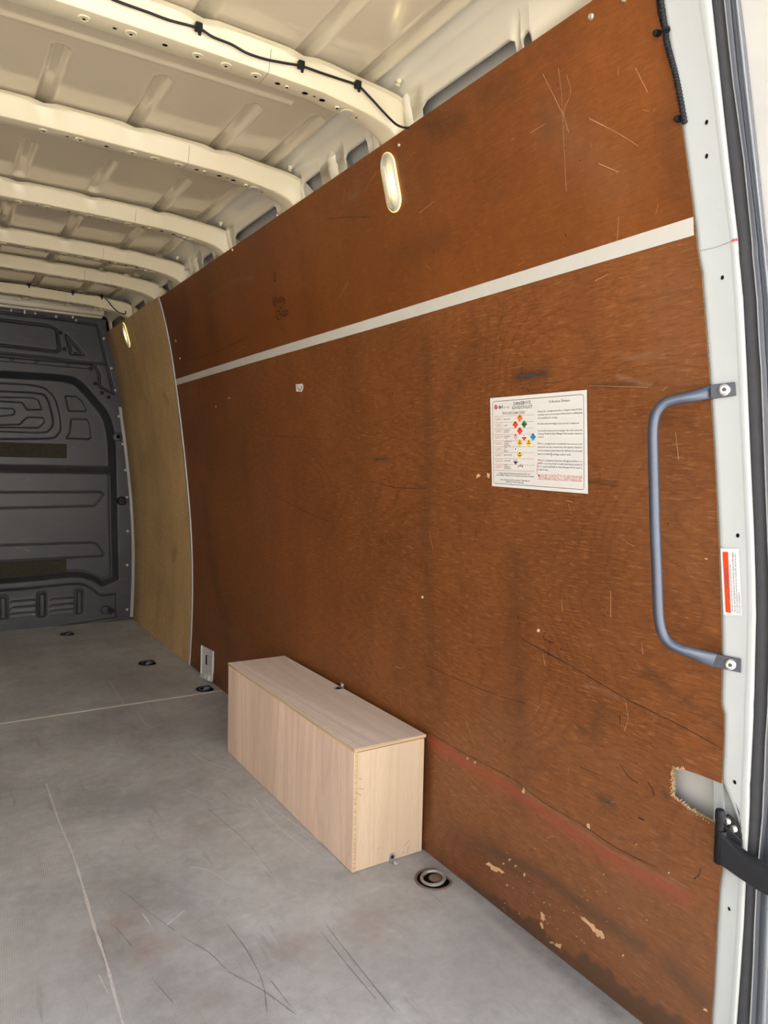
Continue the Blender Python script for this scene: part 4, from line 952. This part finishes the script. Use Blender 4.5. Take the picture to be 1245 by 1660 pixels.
for (x,y) in [(366,578)]:
    diamond(x,y,'d_white')
    m=MB()
    for k in (-18,-9,0,9,18):
        h=42*(1-abs(k)/31)*.9; m.add([SP(*Zs(x+k+a,y+b),.0025) for a,b in ((-2,-h),(2,-h),(2,h),(-2,h))],[(0,1,2,3)])
    m.build('diamond_stripes','inkred',sg); dot(blk,x,y-18,6,10)
diamond(457,578,'d_white'); mesh('hazard_diamond',[SP(*Zs(a,b),.0025) for a,b in ((428,580),(486,580),(457,620))],[(0,1,2)],'d_redd',sg); dot(blk,457,560,5,9); blk.add([SP(*Zs(x,y),.0027) for x,y in ((436,580),(480,580),(476,587),(440,587))],[(0,1,2,3)])
diamond(551,578,'d_blue'); dot(blk,551,553,6,9); blk.add([SP(*Zs(x,y),.0027) for x,y in ((530,577),(572,576),(572,581),(530,582))],[(0,1,2,3)])
for x in (410,504): diamond(x,643,'d_yellow'); dot(blk,x,625,7,8); blk.add([SP(*Zs(x+a,643+b),.0027) for a,b in ((-18,2),(0,-4),(18,2),(18,7),(-18,7))],[(0,1,2,3,4)])
diamond(366,712,'ink',(30,36),.0022); diamond(366,712,'d_white',(28,34),.0024); dot(blk,366,705,7,7); dot(blk,366,718,6,3)
diamond(410,768,'d_yellow',(31,36)); dot(blk,410,752,10,8); blk.add([SP(*Zs(x,y),.0027) for x,y in ((392,775),(425,771),(425,779),(392,783))],[(0,1,2,3)])
mesh('hazard_diamond',[SP(*Zs(a,b),.0025) for a,b in ((340,838),(392,838),(366,874))],[(0,1,2)],'ink',sg); dot(blk,355,825,8,3); dot(blk,375,822,8,3)
diamond(416,892,'inkg',(30,44),.0022); diamond(416,892,'d_white',(28,42),.0024)
for k in (-24,-14,-4,6,16,24): blk.add([SP(*Zs(416+k+a,b),.0027) for a,b in ((0,885-22+abs(k)*.9),(5,885-22+abs(k)*.9),(5,900),(0,900))],[(0,1,2,3)])
blk.build('hazard_symbols','ink',sg)
m=MB(); m.add([SP(*Zs(156+18*math.cos(t),262+28*math.sin(t)),.0022) for t in np.linspace(0,6.283,7)[:-1]+.52],[tuple(range(6))]); m.build('logo','logo',sg)
m=MB(); sline(m,[(144,254),(156,264),(168,253)],.0007,.0026); sline(m,[(156,264),(156,282)],.0007,.0026); m.build('logo_lines','sign',sg)
m=MB(); sline(m,[(650,848),(615,855),(597,880),(590,920),(595,965),(622,1000)],.0008,.0026); sline(m,[(606,985),(626,1000),(618,978)],.002,.0026); m.build('red_pen_mark','penred',sg)
m=MB(); sline(m,[(742,722),(746,790)],.0006,.0026); m.build('pen_stroke','ink',sg)
settle(sg)

# --- warning sticker on the pillar
ws=tag(empty('warning_sticker',onpil(1184,943)),'white sticker with an orange WARNING band on the white door pillar','sticker')
WC=[onpil(1168,889,.0034),onpil(1198,889,.0034),onpil(1203,998,.0034),onpil(1173,997,.0034)]; wc=sum(WC)/4
wn_=np.cross(WC[1]-WC[0],WC[3]-WC[0]); wn_/=np.linalg.norm(wn_); wn_=wn_ if np.dot(wn_,NN)>0 else -wn_
PS=lambda x,y,off=0: onp(x,y,wc+wn_*off,wn_)
MB().prism([PS(1168,889),PS(1198,889),PS(1203,998),PS(1173,997)],-wn_*.0012).build('backing','sticker',ws)
MB().prism([PS(1171.2,894.5,.0002),PS(1180.2,894.5,.0002),PS(1184.7,993.7,.0002),PS(1176.3,992.2,.0002)],wn_*.0002).build('orange_band','warn',ws)
text_obj([('WARNING',(1181.6,954),(1179.8,921),5.6)],'ink','heading',ws,.0007,PS,.01)
m=MB(); m.ribbon([PS(1182.5,970,.0007),PS(1178,967,.0007),PS(1182,961.5,.0007),PS(1182.5,970,.0007)],.0006,wn_); m.build('warning_triangle','ink',ws)
text_obj([('The upper stay of the door is shown with arrow only.',(1188.5,992),(1184.5,915),2.6),('Take care when opening the doors, check that the catches are fully engaged',(1192.5,993),(1188.5,895),2.6),('As to wheel and load covers & do not restrain the stay at an angle',(1196.5,994),(1192.5,897),2.6),('Use sense everywhere',(1200.5,995),(1198.8,960),2.6)],'ink','small_print',ws,.0007,PS)
settle(ws)

# --- door check arm
da=tag(empty('door_hinge_arm',onpil(1180,1370,.02)),'black steel door hinge arm curving out from the white pillar','hinge')
OP=lambda x,y,off:onpil(1180,1370,0)*0+onp(x,y,rowframe(1380,1168)+NN*off,NN)
topl=[(1174,1344),(1184,1358),(1198,1370),(1212,1381),(1228,1391),(1246,1402),(1275,1412),(1310,1420)]
botl=[(1168,1402),(1178,1409),(1192,1419),(1208,1430),(1225,1441),(1245,1452),(1275,1466),(1310,1476)]
top0=[(1168,1352)]+[(x,y+11) for x,y in topl[1:]]
Pt=smoothpath([OP(x,y,.030+.02*i/7) for i,(x,y) in enumerate(top0)],3); Pb=smoothpath([OP(x,y,.030+.02*i/7) for i,(x,y) in enumerate(botl)],3)
Pt2=[p-NN*.022 for p in Pt]; Pb2=[p-NN*.022 for p in Pb]
arr=np.array([[a,a-NN*.003+np.array([0,0,.003]),b-np.array([0,0,-.002]),c,d,a2] for a,b,c,d,a2 in zip(Pt,Pt2,Pb2,Pb,Pt)])
o=grid('arm',np.array([[pt-np.array([0,0,.003]),pt-NN*.002,pt-NN*.006+np.array([0,0,.002]),p2+np.array([0,0,.001]),b2,b,pt-np.array([0,0,.003])] for pt,p2,b2,b in zip(Pt,Pt2,Pb2,Pb)]),'blk_paint',da,True)
try: o.data.set_sharp_from_angle(angle=.6)
except Exception: pass
m=MB(); m.prism([Pt[0],Pt2[0],Pb2[0],Pb[0]],E_*.001); m.build('arm_end','blk_paint',da)
c=OP(1166,1345,.018); cb=OP(1166,1399,.018); ct=OP(1166,1312,.018)
Lc=np.linalg.norm(cb-c); m=MB(); m.lathe(cb,(0,0,1),[(.007,0),(.009,.003),(.009,Lc*.95),(.0085,Lc*.97),(.0085,Lc)],18); m.build('hinge_barrel','blk_paint',da,True)
Lt=np.linalg.norm(ct-c); m=MB(); m.lathe(c,(0,0,1),[(.0065,-.002),(.0065,Lt*.45),(.0075,Lt*.5),(.0075,Lt*.93),(.006,Lt)],18); m.build('pin_cap','blk',da,True)
m=MB(); m.prism([OP(x,y,.010) for x,y in [(1160,1345),(1172,1336),(1184,1344),(1196,1356),(1204,1364),(1204,1374),(1176,1374),(1160,1362)]],-NN*.012+np.array([0,0,0.])); m.build('bracket_body','blk_paint',da,bev=.002)
m=MB(); m.prism([OP(x,y,.006) for x,y in [(1177,1324),(1180,1321),(1184,1323),(1194,1334),(1199,1342),(1203,1354),(1203,1364),(1185,1350)]],-NN*.006); m.build('fixing_plate','blk_paint',da,bev=.001)
for x,y in [(1180,1331),(1190.5,1343)]:
    MB().lathe(OP(x,y,.007),(NN*.6+np.array([0,0,.8])*0-E_*.6),[(.0062,0),(.0062,.003),(.005,.006),(.002,.007)],14).build('bolt','bolt',da,True)
settle(da)

# --- conduit at the top of the pillar
cw=tag(empty('wiring_conduit',wall(1080,60,.012)),'black corrugated wiring conduit beside the top of the white pillar','cable')
def conduit(pts,r,par,name='conduit',off=.012):
    P=smoothpath([wall(x,y,off) for x,y in pts],26); rr=[r*(1.0+.10*(1 if (i//2)%2 else -1)) for i in range(len(P))]
    MB().tube(P,rr,10).build(name,'blk',par,True)
conduit([(1040,-110),(1062,-40),(1071,0),(1077,40),(1081,70),(1088,95),(1096,125),(1103,160),(1110,200)],.0042,cw,off=.006)
conduit([(1055,-60),(1066,-10),(1070,20),(1078,52),(1086,82),(1093,115)],.0034,cw,'thin_conduit',.003)
for x,y in [(1080,46)]:
    p=wall(x,y,.012); MB().lathe(p-[0,0,.004],(0,.2,1),[(.0062,0),(.0062,.004)],12).build('cable_tie','blk',cw)
settle(cw)
for x,y,l in [(1068,54,'black push clip in the wood beside the conduit, upper one'),(1102,193,'black push clip in the wood beside the conduit, lower one')]:
    p=wall(x,y); n=wnorm(p[2]); c=tag(MB().lathe(p,n,[(.005,0),(.005,.006),(.004,.010),(.002,.011)],12).build('push_clip','blk',None,True),l,'clip','push clips beside the conduit')

# --- cables clipped to the first and last roof bows
def cable(pts,y0,r,label,clips):
    P=[]
    for (x,y,z) in pts: P.append(np.array([x,y,z]))
    c=tag(empty('roof_cable',P[len(P)//2]),label,'cable','thin black cables along the roof bows')
    MB().tube(smoothpath(P,8),r,7).build('cable','blk',c,True)
    for k in clips:
        p=P[k]; MB().box(p[0]-.007,p[0]+.007,p[1]-.006,p[1]+.006,p[2]-.006,p[2]+.010).build('cable_clip','blk',c,bev=.002)
        MB().box(p[0]-.003,p[0]+.003,p[1]-.008,p[1]-.004,p[2]-.016,p[2]+.0).build('clip_tail','blk',c,bev=.001)
    settle(c); return c
yb=BOW[0]
def cb(px,py,y=yb-.022): return on(px,py,'y',y)
px=[(120,-35),(160,-12),(190,2),(240,20),(275,33),(322,46),(345,60),(375,72),(400,86),(430,96),(460,102),(488,107),(520,118),(550,128),(580,139)]
P1=[cb(*q) for q in px]+[on(600,158,'y',yb-.024),on(622,182,'y',yb-.022),on(640,200,'y',yb-.035),on(652,206,'y',yb-.06),on(662,207,'y',yb-.09)]
for p in P1[-4:]: p[0]=min(p[0],float(wx(p[2]))-.008)
cable(P1,yb,.0026,'black cable clipped along the nearest roof bow',[5,11,14])
yb6=BOW[5]
P6=[on(x,y,'y',yb6-.024) for x,y in [(-40,451),(0,456),(25,459),(47,462),(80,468),(118,474),(140,477),(165,481),(175,488),(182,497),(192,506),(203,509),(210,505)]]
for p in P6[-5:]: p[0]=min(p[0],float(wx(p[2]))-.008)
cable(P6,yb6,.003,'black cable clipped along the farthest roof bow above the pale sheet',[3,5,7])

# --- floor lashing points
def lashing(px,py,label,s=1,bright=False):
    c=on(px,py,'z',0); r=tag(empty('lashing_ring_pan',c),label,'tie-down','recessed lashing ring pans in the floor')
    R=.047*s
    def ring(rx,ry,z,n=28,flat=True):
        out=[]
        for k in range(n):
            t=2*math.pi*k/n; x,y=rx*math.cos(t),ry*math.sin(t)
            if flat: x=min(x,rx*.72)
            out.append((x,y,z))
        return out
    loops=[ring(R,R,.0005),ring(R*.98,R*.98,.0035),ring(R*.90,R*.90,.0035),ring(R*.86,R*.86,.0008)]
    n=28; v=[p for L in loops for p in L]; f=[(i*n+j,i*n+(j+1)%n,(i+1)*n+(j+1)%n,(i+1)*n+j) for i in range(3) for j in range(n)]
    o=mesh('rim',v,f,'rust' if bright else 'blk',r,True)
    mesh('pan',ring(R*.9,R*.9,.0012),[tuple(range(n))],'black',r)  # flat pan coloured black to give the shade of a deeper recess
    pts=[(R*.58*math.cos(t)-.002,R*.60*math.sin(t),.005+.003*math.cos(t)) for t in np.linspace(0,2*math.pi,26)]
    MB().tube(pts,.0042*s,8,False).build('ring','ring_grey' if bright else 'steel',r,True)
    MB().lathe((.006,0,.0012),(0,0,1),[(R*.36,0),(R*.34,.003),(R*.15,.0055),(.002,.006)],16).build('boss','rust' if bright else 'zinc',r,True)
    return r
lashing(703,1426,'rusty lashing ring pan in the floor just right of the plywood box',1,True)
lashing(333,1117,'black lashing ring pan beside the floor joint and wall',.9)
lashing(240,1075,'black lashing ring pan in the floor near the pale sheet',1)
lashing(110,1028,'farthest black lashing ring pan, near the bulkhead',.9)

# --- white pressed metal foot in the wall
ft=tag(empty('pillar_foot_cover',wall(334,1100)),'white pressed metal cover with a square opening low in the wall behind the box','cover')
FO=lambda x,y,o:wall(x,y,o)
m=MB()
outer=[(326.5,1046),(345,1056),(344,1104),(336,1106),(325,1099),(323,1096),(325.5,1090)]
hole=[(332,1061),(341.5,1064.5),(341,1081),(332,1076)]
def quad(a,b,c,d,o=.006): m.prism([FO(*a,o),FO(*b,o),FO(*c,o),FO(*d,o)],(.005,0,0))
quad((327,1046),(345.5,1056),(341.5,1064.5),(332,1061)); quad((327,1046),(332,1061),(332,1077),(326,1092)); quad((345.5,1056),(345,1090),(341,1081),(341.5,1064.5)); quad((326,1092),(332,1077),(341,1081),(345,1092))
m.build('face','white_plastic',ft)
m=MB()
quad2=[(326,1091),(345,1091),(343.5,1106),(323,1098)]
P=np.zeros((6,13,3))
for i in range(6):
    for j in range(13):
        u=j/12; v_=i/5
        a=np.array(quad2[0])*(1-u)+np.array(quad2[1])*u; b=np.array(quad2[3])*(1-u)+np.array(quad2[2])*u
        x,y=a*(1-v_)+b*v_; P[i,j]=wall(x,y,.006+.018*v_**2*(.3+.7*(1-u))+.004*math.cos(u*6*math.pi)*min(1,v_*2)); P[i,j,2]=max(P[i,j,2],.001)
grid('ribbed_skirt',P,'white_plastic',ft,True)
m=MB(); m.prism([FO(331,1060,.0025),FO(342,1064,.0025),FO(341.5,1082,.0025),FO(331,1077,.0025)],(.001,0,0)); m.build('opening','black',ft)
m=MB(); m.prism([FO(335.5,1063,.004),FO(341.5,1065,.004),FO(341.2,1081,.004),FO(335.5,1078,.004)],(.001,0,0)); m.build('inner_plate','inner',ft)
m=MB()
for a,b in [((327,1046),(326,1092)),((345.5,1056),(344,1104))]: MB().tube([FO(*a,.008),FO(*b,.008)],.004,8).build('side_bead','white_plastic',ft,True)
settle(ft)

# --- paper scrap
pts=[(479.5,623),(490,622),(491.5,626),(491,631),(489,635),(480,634.5)]
tag(MB().prism([wall(x,y,.0012) for x,y in pts],(.0006,0,0)).build('paper_scrap','paper'),'torn white paper scrap stuck to the red-brown wall below the white strip','paper')
o=bpy.data.objects['paper_scrap']; m=MB(); wl([(482,625),(483,630),(486,632),(489,629),(488,625)],.006,m,.0022); m.build('ink_mark','inkg',o)
